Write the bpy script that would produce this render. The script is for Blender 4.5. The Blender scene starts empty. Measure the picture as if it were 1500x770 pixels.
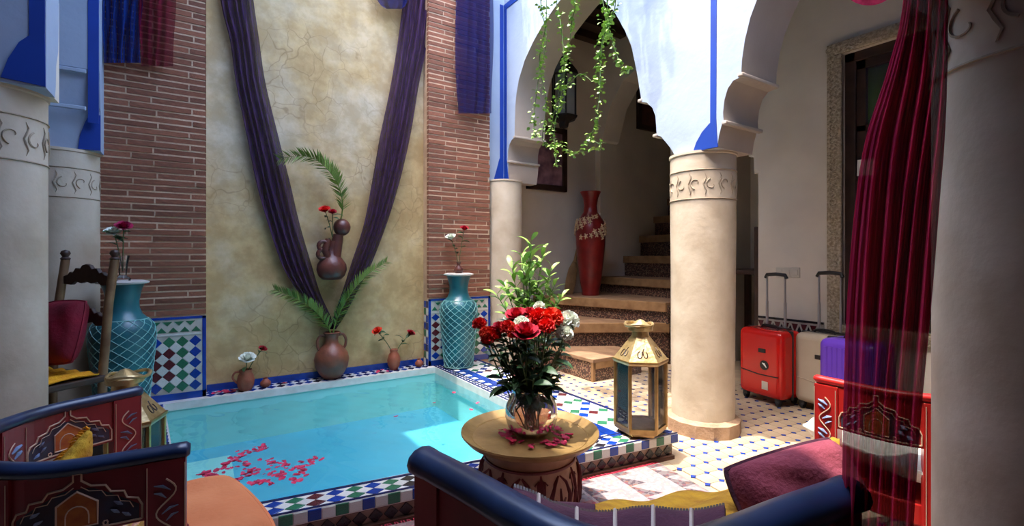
import bpy, bmesh, math, random
from mathutils import Vector, Matrix
random.seed(7)
PI = math.pi
R = math.radians
S = bpy.context.scene
C = S.collection

# ------------------------------------------------------------------ camera
CAM_H, F, CX, CY, YAW = 1.1, 705.0, 750.0, 375.0, R(33.1)
cam_d = bpy.data.cameras.new('camera')
cam = bpy.data.objects.new('camera', cam_d); C.objects.link(cam)
cam.location = (0, 0, CAM_H); cam.rotation_euler = (R(90), 0, -YAW)
cam_d.sensor_width = 36; cam_d.lens = 36 * F / 1500; cam_d.shift_y = (CY - 385) / 1500
cam_d.clip_start = 0.02
S.camera = cam
# ------------------------------------------------------------------ light
KX, KY = 0.20, -0.075                      # sun slope per metre of drop
w = bpy.data.worlds.new('world'); S.world = w; w.use_nodes = True
wn = w.node_tree
sky = wn.nodes.new('ShaderNodeTexSky'); sky.sky_type = 'NISHITA'; sky.sun_disc = False
sky.sun_elevation = R(68); sky.sun_rotation = R(-100); sky.air_density = 1.0; sky.dust_density = 2.5; sky.ozone_density = 1.0
wn.links.new(sky.outputs[0], wn.nodes['Background'].inputs[0])
wn.nodes['Background'].inputs[1].default_value = 1.18
sun_d = bpy.data.lights.new('sun', 'SUN'); sun_d.energy = 4.0; sun_d.angle = R(0.6); sun_d.color = (1, .95, .86)
sun = bpy.data.objects.new('sun', sun_d); C.objects.link(sun); sun.location = (0, 2, 9)
sun.rotation_euler = Vector((KX, KY, -1)).to_track_quat('-Z', 'Y').to_euler()
S.view_settings.view_transform = 'Standard'; S.view_settings.look = 'None'
S.view_settings.gamma = 1; S.view_settings.use_curve_mapping = False
S.cycles.max_bounces = 16; S.cycles.diffuse_bounces = 9; S.cycles.transparent_max_bounces = 24
S.view_settings.exposure = 1.1

# ------------------------------------------------------------------ pixel rays to points
_s, _c = math.sin(YAW), math.cos(YAW)
def ray(px): l = (px - CX) / F; return (_s + l * _c, _c - l * _s)
def on_z(px, py, z): t = F * (CAM_H - z) / (py - CY); d = ray(px); return Vector((d[0]*t, d[1]*t, z))
def on_y(px, py, y): d = ray(px); t = y / d[1]; return Vector((d[0]*t, y, CAM_H - (py - CY)/F*t))
def on_x(px, py, x): d = ray(px); t = x / d[0]; return Vector((x, d[1]*t, CAM_H - (py - CY)/F*t))
def at(px, py, t): d = ray(px); return Vector((d[0]*t, d[1]*t, CAM_H - (py - CY)/F*t))

# ------------------------------------------------------------------ materials
MATS = {}
def N(nt, t, **k):
    n = nt.nodes.new(t)
    for a, b in k.items(): setattr(n, a, b)
    return n
def lin(c):
    return tuple(((x/255)/12.92 if x/255 <= .04045 else ((x/255+.055)/1.055)**2.4) for x in c) + (1,)
def mat(name, c1, c2=None, scale=6, rough=.6, bump=0, bscale=None, metal=0, detail=4, spec=.5, rnd=0, tr=0):
    """principled material, base colour mixed by noise between c1 and c2 (sRGB 0-255)"""
    m = bpy.data.materials.new(name); m.use_nodes = True; nt = m.node_tree; MATS[name] = m
    b = nt.nodes['Principled BSDF']; b.inputs['Roughness'].default_value = rough; b.inputs['Metallic'].default_value = metal
    b.inputs['Specular IOR Level'].default_value = spec
    b.inputs['Base Color'].default_value = lin(c1)
    tc = N(nt, 'ShaderNodeTexCoord')
    if c2 or bump:
        no = N(nt, 'ShaderNodeTexNoise'); no.inputs['Scale'].default_value = scale; no.inputs['Detail'].default_value = detail
        nt.links.new(tc.outputs['Object'], no.inputs['Vector'])
    col = None
    if c2:
        rp = N(nt, 'ShaderNodeValToRGB'); rp.color_ramp.elements[0].position = .32; rp.color_ramp.elements[1].position = .68
        rp.color_ramp.elements[0].color = lin(c1); rp.color_ramp.elements[1].color = lin(c2)
        nt.links.new(no.outputs['Fac'], rp.inputs[0]); col = rp.outputs[0]
    if rnd:
        oi = N(nt, 'ShaderNodeObjectInfo'); mr = N(nt, 'ShaderNodeMapRange')
        mr.inputs[3].default_value = 1 - rnd; mr.inputs[4].default_value = 1 + rnd
        nt.links.new(oi.outputs['Random'], mr.inputs[0])
        hs = N(nt, 'ShaderNodeHueSaturation'); nt.links.new(mr.outputs[0], hs.inputs['Value'])
        if col: nt.links.new(col, hs.inputs['Color'])
        else: hs.inputs['Color'].default_value = lin(c1)
        col = hs.outputs[0]
    if col: nt.links.new(col, b.inputs['Base Color'])
    if bump:
        n2 = N(nt, 'ShaderNodeTexNoise'); n2.inputs['Scale'].default_value = bscale or scale*3; n2.inputs['Detail'].default_value = 6
        nt.links.new(tc.outputs['Object'], n2.inputs['Vector'])
        bp = N(nt, 'ShaderNodeBump'); bp.inputs['Strength'].default_value = bump; bp.inputs['Distance'].default_value = .02
        nt.links.new(n2.outputs['Fac'], bp.inputs['Height']); nt.links.new(bp.outputs[0], b.inputs['Normal'])
    return m
def thin(name, col, trans, rough=.02, tint=(255, 255, 255), ior=1.45):
    """thin clear pane or water surface: light passes straight, fresnel gloss on top"""
    m = bpy.data.materials.new(name); m.use_nodes = True; nt = m.node_tree; MATS[name] = m
    nt.nodes.remove(nt.nodes['Principled BSDF']); out = nt.nodes['Material Output']
    t = N(nt, 'ShaderNodeBsdfTransparent'); t.inputs[0].default_value = lin(tint)
    d = N(nt, 'ShaderNodeBsdfDiffuse'); d.inputs[0].default_value = lin(col)
    g = N(nt, 'ShaderNodeBsdfGlossy'); g.inputs['Roughness'].default_value = rough
    fr = N(nt, 'ShaderNodeFresnel'); fr.inputs[0].default_value = ior
    m1 = N(nt, 'ShaderNodeMixShader'); m1.inputs[0].default_value = trans
    m2 = N(nt, 'ShaderNodeMixShader')
    nt.links.new(d.outputs[0], m1.inputs[1]); nt.links.new(t.outputs[0], m1.inputs[2])
    nt.links.new(fr.outputs[0], m2.inputs[0]); nt.links.new(m1.outputs[0], m2.inputs[1]); nt.links.new(g.outputs[0], m2.inputs[2])
    nt.links.new(m2.outputs[0], out.inputs[0])
    return m
def sheer(name, c1, c2, opac, axis_scale=(60, 60, 3)):
    """woven gauze: transparent holes + diffuse and translucent thread"""
    m = bpy.data.materials.new(name); m.use_nodes = True; nt = m.node_tree; MATS[name] = m
    nt.nodes.remove(nt.nodes['Principled BSDF']); out = nt.nodes['Material Output']
    tc = N(nt, 'ShaderNodeTexCoord'); mp = N(nt, 'ShaderNodeMapping'); mp.inputs['Scale'].default_value = axis_scale
    no = N(nt, 'ShaderNodeTexNoise'); no.inputs['Scale'].default_value = 1; no.inputs['Detail'].default_value = 3
    rp = N(nt, 'ShaderNodeValToRGB'); rp.color_ramp.elements[0].color = lin(c1); rp.color_ramp.elements[1].color = lin(c2)
    rp.color_ramp.elements[0].position = .35; rp.color_ramp.elements[1].position = .65
    nt.links.new(tc.outputs['Object'], mp.inputs[0]); nt.links.new(mp.outputs[0], no.inputs['Vector']); nt.links.new(no.outputs['Fac'], rp.inputs[0])
    d = N(nt, 'ShaderNodeBsdfDiffuse'); tl = N(nt, 'ShaderNodeBsdfTranslucent'); t = N(nt, 'ShaderNodeBsdfTransparent')
    nt.links.new(rp.outputs[0], d.inputs[0]); nt.links.new(rp.outputs[0], tl.inputs[0])
    a = N(nt, 'ShaderNodeMixShader'); a.inputs[0].default_value = .45
    nt.links.new(d.outputs[0], a.inputs[1]); nt.links.new(tl.outputs[0], a.inputs[2])
    b = N(nt, 'ShaderNodeMixShader'); b.inputs[0].default_value = opac
    nt.links.new(t.outputs[0], b.inputs[1]); nt.links.new(a.outputs[0], b.inputs[2]); nt.links.new(b.outputs[0], out.inputs[0])
    return m

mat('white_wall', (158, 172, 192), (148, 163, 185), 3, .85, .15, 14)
mat('gallery_wall', (224, 214, 198), (210, 200, 185), 2.5, .8, .12, 10)
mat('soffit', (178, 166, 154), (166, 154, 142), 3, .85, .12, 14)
mat('column', (198, 184, 163), (174, 157, 134), 5, .75, .1, 26)
mat('carving', (168, 152, 130), (142, 126, 106), 9, .85, .3, 40)
mat('base_stone', (176, 146, 118), (140, 110, 86), 9, .8, .3, 40)
mat('cobalt', (0, 56, 152), (0, 48, 138), 5, .55)
mat('mortar', (206, 176, 146), (178, 148, 120), 8, .9, .3, 60)
mat('brick', (146, 90, 64), (110, 65, 47), 9, .85, .3, 60, rnd=.28)
mat('grout', (196, 190, 178), (170, 162, 150), 12, .8)
mat('tile_white', (214, 212, 204), (196, 194, 184), 14, .25, rnd=.08)
mat('tile_green', (52, 116, 84), (36, 92, 66), 14, .22, rnd=.12)
mat('tile_blue', (22, 62, 150), (14, 46, 122), 14, .22, rnd=.14)
mat('tile_maroon', (98, 40, 46), (74, 28, 34), 14, .25, rnd=.12)
mat('tile_brown', (104, 70, 56), (80, 52, 42), 14, .3, rnd=.12)
mat('tile_black', (42, 38, 46), (30, 28, 34), 14, .25, rnd=.15)
mat('tile_navy', (20, 36, 96), (16, 28, 78), 14, .25)
mat('riser_tan', (158, 134, 116), (130, 108, 94), 12, .5)
mat('pool_wall', (208, 232, 216), (196, 225, 209), 2.5, .5)
mat('pool_floor', (118, 186, 202), (106, 178, 196), 2.5, .5)
mat('floor_tile', (180, 162, 136), (154, 134, 108), 4, .55, .12, 40, rnd=.07)
mat('floor_joint', (184, 160, 130), (160, 138, 112), 9, .85)
mat('wood_dark', (66, 42, 30), (44, 28, 20), 8, .5, .1, 30)
mat('wood_mid', (136, 98, 62), (110, 76, 46), 8, .55, .15, 40)
mat('wood_chair', (132, 104, 72), (92, 66, 42), 10, .5)
mat('wood_nosing', (158, 122, 82), (128, 94, 60), 10, .6, .15, 40)
mat('terracotta_tread', (150, 118, 90), (124, 94, 70), 8, .75, .2, 40)
mat('terracotta', (158, 84, 56), (120, 60, 42), 10, .6, .2, 40)
mat('clay_dark', (104, 56, 44), (64, 36, 34), 9, .35, .15, 30)
mat('clay_brown', (136, 76, 52), (98, 54, 40), 9, .45, .15, 30)
mat('turquoise', (30, 106, 112), (40, 88, 98), 6, .3, .1, 20)
mat('net', (138, 190, 182), (104, 160, 158), 12, .7)
mat('vase_rim', (196, 190, 182), None, rough=.5)
mat('vase_red', (132, 30, 26), (104, 22, 22), 8, .35)
mat('cream_paint', (208, 186, 150), (180, 150, 112), 20, .6)
mat('brass', (190, 156, 98), (150, 118, 70), 14, .32, .1, 60, metal=.85)
mat('brass_bright', (214, 190, 140), (170, 142, 92), 20, .35, .15, 60, metal=.7)
mat('tray_brass', (170, 136, 84), (134, 104, 62), 9, .42, .08, 40, metal=.35)
mat('pedestal', (186, 152, 126), (160, 124, 100), 9, .6, .2, 40)
mat('pedestal_motif', (108, 34, 30), (84, 24, 24), 9, .55)
mat('iron', (48, 40, 38), (32, 28, 28), 12, .5, metal=.4)
mat('red_paint', (146, 34, 46), (118, 24, 36), 7, .4)
mat('red_bright', (190, 34, 26), (160, 24, 24), 7, .4)
mat('navy_paint', (36, 54, 88), (20, 32, 58), 9, .3)
mat('paint_line', (214, 178, 150), None, rough=.6)
mat('paint_blue', (132, 146, 178), (108, 124, 160), 30, .6)
mat('paint_orange', (196, 108, 40), (160, 70, 30), 30, .6)
mat('paint_dark', (62, 40, 52), (48, 52, 72), 40, .6)
mat('orange_cloth', (226, 140, 88), (212, 122, 72), 6, .9, .2, 80)
mat('yellow_cloth', (206, 158, 34), (168, 116, 20), 18, .9, .4, 60)
mat('yolk_crochet', (236, 170, 20), (216, 138, 10), 40, .9, .5, 90)
mat('maroon_cloth', (150, 66, 80), (118, 46, 62), 7, .95, .3, 90)
mat('purple_cloth', (84, 40, 58), (66, 28, 48), 12, .95, .3, 90)
mat('silver_thread', (184, 170, 160), None, rough=.5)
mat('velvet', (146, 8, 44), (104, 4, 28), 6, .8, .2, 50)
mat('sequin', (150, 30, 70), (214, 172, 60), 90, .4)
mat('suit_red', (206, 26, 20), (196, 20, 18), 4, .22)
mat('suit_cream', (186, 172, 150), (176, 160, 138), 4, .25)
mat('suit_purple', (96, 58, 178), (86, 50, 164), 4, .3)
mat('black_plastic', (26, 24, 26), None, rough=.45)
mat('alu', (186, 186, 190), None, rough=.3, metal=.9)
mat('paper', (238, 234, 226), None, rough=.8)
mat('switch', (196, 190, 176), None, rough=.5)
mat('leaf_bright', (150, 184, 84), (98, 146, 58), 22, .5, rnd=.15)
mat('leaf_vine', (158, 190, 96), (104, 150, 62), 18, .5)
mat('leaf_dark', (52, 88, 44), (34, 64, 34), 18, .5)
mat('leaf_palm', (138, 158, 72), (92, 122, 54), 14, .55)
mat('stem', (72, 98, 48), (54, 74, 36), 14, .6)
mat('rose_crimson', (150, 10, 34), (196, 18, 50), 20, .6)
mat('rose_red', (226, 44, 34), (206, 26, 26), 20, .6)
mat('rose_orange', (232, 78, 44), (214, 52, 34), 20, .6)
mat('rose_white', (236, 238, 226), (214, 220, 206), 20, .6)
mat('rose_magenta', (180, 20, 84), (150, 12, 62), 20, .6)
mat('petal', (214, 44, 90), (176, 20, 64), 30, .6, rnd=.25)
mat('green_wall', (96, 150, 40), (80, 130, 34), 3, .8)
mat('blue_cloth', (24, 60, 120), (14, 30, 70), 6, .8)
mat('picture', (176, 132, 142), (92, 62, 84), 7, .5, detail=2)
mat('stucco_frame', (206, 192, 166), (150, 134, 110), 60, .85, .9, 60)
mat('fringe', (178, 40, 66), (150, 30, 50), 30, .9)
thin('glass', (220, 230, 230), .97)
thin('glass_frost', (206, 212, 216), .62, .15)
thin('glass_bowl', (235, 240, 238), .9, ior=1.5)
thin('water', (60, 200, 220), .985, .03, (208, 242, 246), 1.33)
thin('bowl_water', (190, 60, 70), .8, .03, (240, 220, 220), 1.33)
sheer('gauze_purple', (54, 36, 72), (92, 66, 106), .84)
sheer('gauze_navy', (24, 40, 104), (44, 40, 90), .78)
sheer('gauze_blue', (26, 66, 150), (20, 44, 110), .8)
sheer('gauze_crimson', (150, 30, 66), (110, 14, 44), .7)
sheer('gauze_red', (206, 58, 98), (150, 30, 66), .93)

def plaster_material():
    m = bpy.data.materials.new('old_plaster'); m.use_nodes = True; nt = m.node_tree; MATS['old_plaster'] = m
    b = nt.nodes['Principled BSDF']; b.inputs['Roughness'].default_value = .85
    tc = N(nt, 'ShaderNodeTexCoord')
    def noise(sc, det, ro=.5):
        n = N(nt, 'ShaderNodeTexNoise'); n.inputs['Scale'].default_value = sc; n.inputs['Detail'].default_value = det; n.inputs['Roughness'].default_value = ro
        nt.links.new(tc.outputs['Object'], n.inputs['Vector']); return n
    a = noise(1.1, 6, .6); rp = N(nt, 'ShaderNodeValToRGB'); cr = rp.color_ramp
    cr.elements[0].position = .3; cr.elements[0].color = lin((174, 138, 86)); cr.elements[1].position = .72; cr.elements[1].color = lin((200, 188, 164))
    e = cr.elements.new(.52); e.color = lin((197, 170, 122)); nt.links.new(a.outputs['Fac'], rp.inputs[0])
    n2 = noise(7, 5, .65); r2 = N(nt, 'ShaderNodeValToRGB'); r2.color_ramp.elements[0].position = .42; r2.color_ramp.elements[1].position = .66
    r2.color_ramp.elements[0].color = (.8, .76, .68, 1); r2.color_ramp.elements[1].color = (1.06, 1.05, 1.03, 1); nt.links.new(n2.outputs['Fac'], r2.inputs[0])
    mx = N(nt, 'ShaderNodeMix'); mx.data_type = 'RGBA'; mx.blend_type = 'MULTIPLY'; mx.inputs[0].default_value = 1
    nt.links.new(rp.outputs[0], mx.inputs[6]); nt.links.new(r2.outputs[0], mx.inputs[7])
    # hairline cracks in patches
    n3 = noise(2.2, 3); wv = N(nt, 'ShaderNodeVectorMath'); wv.operation = 'MULTIPLY_ADD'
    nt.links.new(n3.outputs['Color'], wv.inputs[0]); wv.inputs[1].default_value = (.5, .5, .5); nt.links.new(tc.outputs['Object'], wv.inputs[2])
    vo = N(nt, 'ShaderNodeTexVoronoi'); vo.feature = 'DISTANCE_TO_EDGE'; vo.inputs['Scale'].default_value = 6.5; nt.links.new(wv.outputs[0], vo.inputs['Vector'])
    cr3 = N(nt, 'ShaderNodeValToRGB'); cr3.color_ramp.elements[0].position = 0; cr3.color_ramp.elements[1].position = .03
    cr3.color_ramp.elements[0].color = (1, 1, 1, 1); cr3.color_ramp.elements[1].color = (0, 0, 0, 1); nt.links.new(vo.outputs['Distance'], cr3.inputs[0])
    n4 = noise(1.3, 2); cr4 = N(nt, 'ShaderNodeValToRGB'); cr4.color_ramp.elements[0].position = .44; cr4.color_ramp.elements[1].position = .58
    nt.links.new(n4.outputs['Fac'], cr4.inputs[0])
    mu = N(nt, 'ShaderNodeMath'); mu.operation = 'MULTIPLY'; nt.links.new(cr3.outputs[0], mu.inputs[0]); nt.links.new(cr4.outputs[0], mu.inputs[1])
    mu2 = N(nt, 'ShaderNodeMath'); mu2.operation = 'MULTIPLY'; mu2.inputs[1].default_value = .5; nt.links.new(mu.outputs[0], mu2.inputs[0])
    m3 = N(nt, 'ShaderNodeMix'); m3.data_type = 'RGBA'; nt.links.new(mu2.outputs[0], m3.inputs[0]); nt.links.new(mx.outputs[2], m3.inputs[6]); m3.inputs[7].default_value = lin((120, 92, 58))
    nt.links.new(m3.outputs[2], b.inputs['Base Color'])
    bp = N(nt, 'ShaderNodeBump'); bp.inputs['Strength'].default_value = .35; bp.inputs['Distance'].default_value = .01
    nt.links.new(n2.outputs['Fac'], bp.inputs['Height']); nt.links.new(bp.outputs[0], b.inputs['Normal'])
plaster_material()

def rug_material():
    m = bpy.data.materials.new('kilim'); m.use_nodes = True; nt = m.node_tree; MATS['kilim'] = m
    b = nt.nodes['Principled BSDF']; b.inputs['Roughness'].default_value = .95
    tc = N(nt, 'ShaderNodeTexCoord'); sx = N(nt, 'ShaderNodeSeparateXYZ'); nt.links.new(tc.outputs['Object'], sx.inputs[0])
    def math_(op, a, bv=0.):
        n = N(nt, 'ShaderNodeMath'); n.operation = op
        for i, q in enumerate((a, bv)):
            if isinstance(q, (int, float)): n.inputs[i].default_value = q
            else: nt.links.new(q, n.inputs[i])
        return n.outputs[0]
    X, Y = sx.outputs[0], sx.outputs[1]
    # stripes running along x: bands across y chosen from a colour ramp
    v = math_('FRACT', math_('MULTIPLY', Y, 3.1))
    rp = N(nt, 'ShaderNodeValToRGB'); cr = rp.color_ramp; cr.interpolation = 'CONSTANT'
    cols = [(0, (138, 116, 112)), (.16, (176, 70, 78)), (.22, (142, 78, 78)), (.30, (118, 106, 112)), (.46, (70, 56, 58)), (.50, (140, 124, 118)), (.66, (188, 96, 92)), (.72, (146, 112, 104)), (.84, (62, 70, 66)), (.87, (126, 108, 106))]
    cr.elements[0].position = 0; cr.elements[0].color = lin(cols[0][1]); cr.elements[1].position = cols[1][0]; cr.elements[1].color = lin(cols[1][1])
    for p, q in cols[2:]: e = cr.elements.new(p); e.color = lin(q)
    nt.links.new(v, rp.inputs[0])
    # pale end border with rows of dark triangles
    bord = math_('GREATER_THAN', X, .42)
    m0 = N(nt, 'ShaderNodeMix'); m0.data_type = 'RGBA'; nt.links.new(bord, m0.inputs[0]); nt.links.new(rp.outputs[0], m0.inputs[6]); m0.inputs[7].default_value = lin((146, 132, 130))
    fx = math_('FRACT', math_('MULTIPLY', X, 4.6)); fy = math_('FRACT', math_('MULTIPLY', math_('ADD', Y, 5.0), 9.0))
    tri = math_('MULTIPLY', math_('LESS_THAN', math_('ADD', fx, math_('MULTIPLY', fy, .45)), .46), bord)
    fx2 = math_('FRACT', math_('MULTIPLY', X, 11.0)); small = math_('MULTIPLY', math_('LESS_THAN', math_('ADD', fx2, fy), .8), math_('MULTIPLY', math_('SUBTRACT', 1.0, bord), math_('LESS_THAN', math_('ABSOLUTE', math_('SUBTRACT', v, .58)), .09)))
    m1 = N(nt, 'ShaderNodeMix'); m1.data_type = 'RGBA'; nt.links.new(math_('MULTIPLY', math_('ADD', tri, small), .88), m1.inputs[0]); nt.links.new(m0.outputs[2], m1.inputs[6]); m1.inputs[7].default_value = lin((58, 42, 50))
    # woven flecks
    vo = N(nt, 'ShaderNodeTexVoronoi'); vo.inputs['Scale'].default_value = 62; nt.links.new(tc.outputs['Object'], vo.inputs['Vector'])
    sp = N(nt, 'ShaderNodeSeparateColor'); nt.links.new(vo.outputs['Color'], sp.inputs[0])
    fr = N(nt, 'ShaderNodeValToRGB'); q = fr.color_ramp; q.interpolation = 'CONSTANT'
    q.elements[0].color = lin((70, 62, 72)); q.elements[1].position = .28; q.elements[1].color = lin((176, 166, 160))
    for p, cc in ((.62, (204, 130, 84)), (.74, (176, 84, 96)), (.84, (168, 158, 158))): e = q.elements.new(p); e.color = lin(cc)
    nt.links.new(sp.outputs[0], fr.inputs[0])
    m2 = N(nt, 'ShaderNodeMix'); m2.data_type = 'RGBA'; m2.inputs[0].default_value = .2; nt.links.new(m1.outputs[2], m2.inputs[6]); nt.links.new(fr.outputs[0], m2.inputs[7])
    nt.links.new(m2.outputs[2], b.inputs['Base Color'])
rug_material()

def riser_material():
    m = bpy.data.materials.new('riser_tiles'); m.use_nodes = True; nt = m.node_tree; MATS['riser_tiles'] = m
    b = nt.nodes['Principled BSDF']; b.inputs['Roughness'].default_value = .4
    tc = N(nt, 'ShaderNodeTexCoord')
    vo = N(nt, 'ShaderNodeTexVoronoi'); vo.inputs['Scale'].default_value = 105; nt.links.new(tc.outputs['Object'], vo.inputs['Vector'])
    sp = N(nt, 'ShaderNodeSeparateColor'); nt.links.new(vo.outputs['Color'], sp.inputs[0])
    fr = N(nt, 'ShaderNodeValToRGB'); q = fr.color_ramp; q.interpolation = 'CONSTANT'
    q.elements[0].color = lin((58, 40, 36)); q.elements[1].position = .55; q.elements[1].color = lin((142, 114, 92))
    e = q.elements.new(.8); e.color = lin((92, 52, 44)); nt.links.new(sp.outputs[0], fr.inputs[0]); nt.links.new(fr.outputs[0], b.inputs['Base Color'])
riser_material()

# ------------------------------------------------------------------ mesh builder
class MB:
    def __init__(s): s.v = []; s.f = []
    def add(s, vs, fs):
        o = len(s.v); s.v += [tuple(q) for q in vs]; s.f += [tuple(i + o for i in q) for q in fs]; return s
    def box(s, x0, x1, y0, y1, z0, z1):
        return s.add([(x0,y0,z0),(x1,y0,z0),(x1,y1,z0),(x0,y1,z0),(x0,y0,z1),(x1,y0,z1),(x1,y1,z1),(x0,y1,z1)],
                     [(0,3,2,1),(4,5,6,7),(0,1,5,4),(1,2,6,5),(2,3,7,6),(3,0,4,7)])
    def obox(s, c, ax, ay, az):
        """box at centre c with half vectors"""
        c, ax, ay, az = map(Vector, (c, ax, ay, az)); vs = []
        for k in (-1, 1):
            for i, j in ((-1,-1),(1,-1),(1,1),(-1,1)): vs.append(c + ax*i + ay*j + az*k)
        return s.add(vs, [(0,3,2,1),(4,5,6,7),(0,1,5,4),(1,2,6,5),(2,3,7,6),(3,0,4,7)])
    def prism(s, poly, fn, d):
        """poly of 2D points mapped by fn to 3D, extruded by vector d"""
        d = Vector(d); a = [Vector(fn(*p)) for p in poly]; n = len(a)
        return s.add(a + [q + d for q in a], [tuple(range(n))[::-1], tuple(range(n, 2*n))] + [(i, (i+1) % n, n + (i+1) % n, n + i) for i in range(n)])
    def lathe(s, prof, n=24, c=(0,0,0), a0=0, a1=2*PI, sx=1, sy=1):
        full = abs(a1 - a0 - 2*PI) < 1e-6; m = n if full else n + 1; vs = []; fs = []
        for r, z in prof:
            for i in range(m):
                t = a0 + (a1 - a0) * i / n; vs.append((c[0] + r*math.cos(t)*sx, c[1] + r*math.sin(t)*sy, c[2] + z))
        for k in range(len(prof) - 1):
            for i in range(n):
                j = (i + 1) % m; fs.append((k*m+i, k*m+j, (k+1)*m+j, (k+1)*m+i))
        return s.add(vs, fs)
    def tube(s, pts, r, n=6, cap=True, flat=1.0, up=None):
        pts = [Vector(p) for p in pts]; vs = []; fs = []; m = len(pts)
        rr = r if isinstance(r, (list, tuple)) else [r]*m
        prev = None
        for i, p in enumerate(pts):
            t = (pts[min(i+1, m-1)] - pts[max(i-1, 0)])
            if t.length < 1e-9: t = Vector((0,0,1))
            t.normalize()
            if up is not None: a = Vector(up) - t*t.dot(Vector(up))
            elif prev is None: a = t.orthogonal()
            else: a = prev - t*prev.dot(t)
            if a.length < 1e-6: a = t.orthogonal()
            a.normalize(); prev = a; b = t.cross(a)
            for k in range(n):
                q = 2*PI*k/n; vs.append(p + a*math.cos(q)*rr[i]*flat + b*math.sin(q)*rr[i])
        for i in range(m-1):
            for k in range(n): fs.append((i*n+k, i*n+(k+1)%n, (i+1)*n+(k+1)%n, (i+1)*n+k))
        if cap: fs += [tuple(range(n))[::-1], tuple(range((m-1)*n, m*n))]
        return s.add(vs, fs)
    def grid(s, fn, nu, nv, close=False):
        vs = [fn(i/nu, j/nv) for j in range(nv+1) for i in range(nu+1)]
        return s.add(vs, [(j*(nu+1)+i, j*(nu+1)+i+1, (j+1)*(nu+1)+i+1, (j+1)*(nu+1)+i) for j in range(nv) for i in range(nu)])
    def ball(s, c, rx, ry=None, rz=None, n=12, m=8):
        ry = ry or rx; rz = rz or rx
        vs = [(c[0], c[1], c[2]-rz)]
        for j in range(1, m):
            p = -PI/2 + PI*j/m
            for i in range(n): t = 2*PI*i/n; vs.append((c[0]+rx*math.cos(p)*math.cos(t), c[1]+ry*math.cos(p)*math.sin(t), c[2]+rz*math.sin(p)))
        vs.append((c[0], c[1], c[2]+rz)); fs = []
        for i in range(n): fs.append((0, 1+(i+1)%n, 1+i)); fs.append((len(vs)-1, 1+(m-2)*n+i, 1+(m-2)*n+(i+1)%n))
        for j in range(m-2):
            for i in range(n): fs.append((1+j*n+i, 1+j*n+(i+1)%n, 1+(j+1)*n+(i+1)%n, 1+(j+1)*n+i))
        return s.add(vs, fs)
    def xf(s, M): s.v = [tuple(M @ Vector(q)) for q in s.v]; return s
    def mesh(s, name, m, smooth=0):
        me = bpy.data.meshes.new(name); me.from_pydata(s.v, [], s.f)
        bm = bmesh.new(); bm.from_mesh(me); bmesh.ops.recalc_face_normals(bm, faces=bm.faces); bm.to_mesh(me); bm.free()
        if m: me.materials.append(MATS[m])
        if smooth:
            me.shade_smooth(); me.set_sharp_from_angle(angle=R(smooth))
        me.update(); return me
def tag(o, label=None, cat=None, group=None, kind=None):
    for k, q in (('label', label), ('category', cat), ('group', group), ('kind', kind)):
        if q: o[k] = q
    return o
def link(name, me, parent=None):
    o = bpy.data.objects.new(name, me); C.objects.link(o)
    if parent: o.parent = parent
    return o
WORLD = {}
def wmat(o):
    M = Matrix.LocRotScale(o.location, o.rotation_euler, o.scale)
    return wmat(o.parent) @ M if o.parent else M
def obj(name, mb, m, parent=None, smooth=0, bevel=0, seg=2, world=False, solid=0, sub=0):
    """world=True: vertices are given in world space and moved into the parent's space"""
    if world and parent: mb.xf(wmat(parent).inverted())
    o = link(name, mb.mesh(name, m, smooth), parent)
    if solid: q = o.modifiers.new('solid', 'SOLIDIFY'); q.thickness = solid; q.offset = 0
    if bevel: q = o.modifiers.new('bevel', 'BEVEL'); q.width = bevel; q.segments = seg; q.limit_method = 'ANGLE'; q.angle_limit = R(35)
    if sub: q = o.modifiers.new('sub', 'SUBSURF'); q.levels = sub; q.render_levels = sub
    return o
def thing(name, label, cat, loc=(0,0,0), rz=0, group=None):
    o = bpy.data.objects.new(name, None); C.objects.link(o); o.location = loc; o.rotation_euler = (0,0,rz); o.empty_display_size = .05
    return tag(o, label, cat, group)
def struct(name, mb, m, parent=None, label=None, cat=None, **k):
    o = obj(name, mb, m, parent, **k)
    if not parent: tag(o, label, cat, None, 'structure')
    return o
def put(name, me, M, parent):
    """instance of a shared piece with a world matrix"""
    if M.to_3x3().determinant() < 0: M = M @ Matrix.Diagonal((-1, 1, 1, 1))
    o = link(name, me, parent); M2 = wmat(parent).inverted() @ M
    o.location, o.rotation_euler, o.scale = M2.to_translation(), M2.to_euler(), M2.to_scale()
    return o
def frame(o, u, v, n):
    """matrix with columns u, v, n at o"""
    o, u, v, n = map(Vector, (o, u, v, n)); M = Matrix.Identity(4)
    for i in range(3): M[i][0], M[i][1], M[i][2], M[i][3] = u[i], v[i], n[i], o[i]
    return M
def spline(pts, k=8):
    """Catmull-Rom through the points (any dimension tuples)"""
    P = [Vector(p) for p in pts]; out = []
    for i in range(len(P)-1):
        a, b, c, d = P[max(i-1,0)], P[i], P[i+1], P[min(i+2, len(P)-1)]
        for j in range(k):
            t = j/k; out.append(.5*((2*b) + (c-a)*t + (2*a-5*b+4*c-d)*t*t + (3*b-a-3*c+d)*t**3))
    out.append(P[-1]); return out
def lerp(a, b, t): return a + (b-a)*t
def interp(tab, x):
    if x <= tab[0][0]: return tab[0][1]
    for (a, p), (b, q) in zip(tab, tab[1:]):
        if x <= b: return p + (q-p)*(x-a)/(b-a)
    return tab[-1][1]

# ================================================================== SETTING
BACK, XR, XR2, XL, XL2, WR, YW = 4.08, 2.54, 2.90, -0.50, -0.86, 3.95, 4.75
ZC, WATER, PB, TOP, CEIL, BRICK_Y = .13, .075, -.215, 4.6, 3.9, 3.96
YZ = lambda x: (lambda a, b: (x, a, b))
XZ = lambda y: (lambda a, b: (a, y, b))
XY = lambda z: (lambda a, b: (a, b, z))

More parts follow.
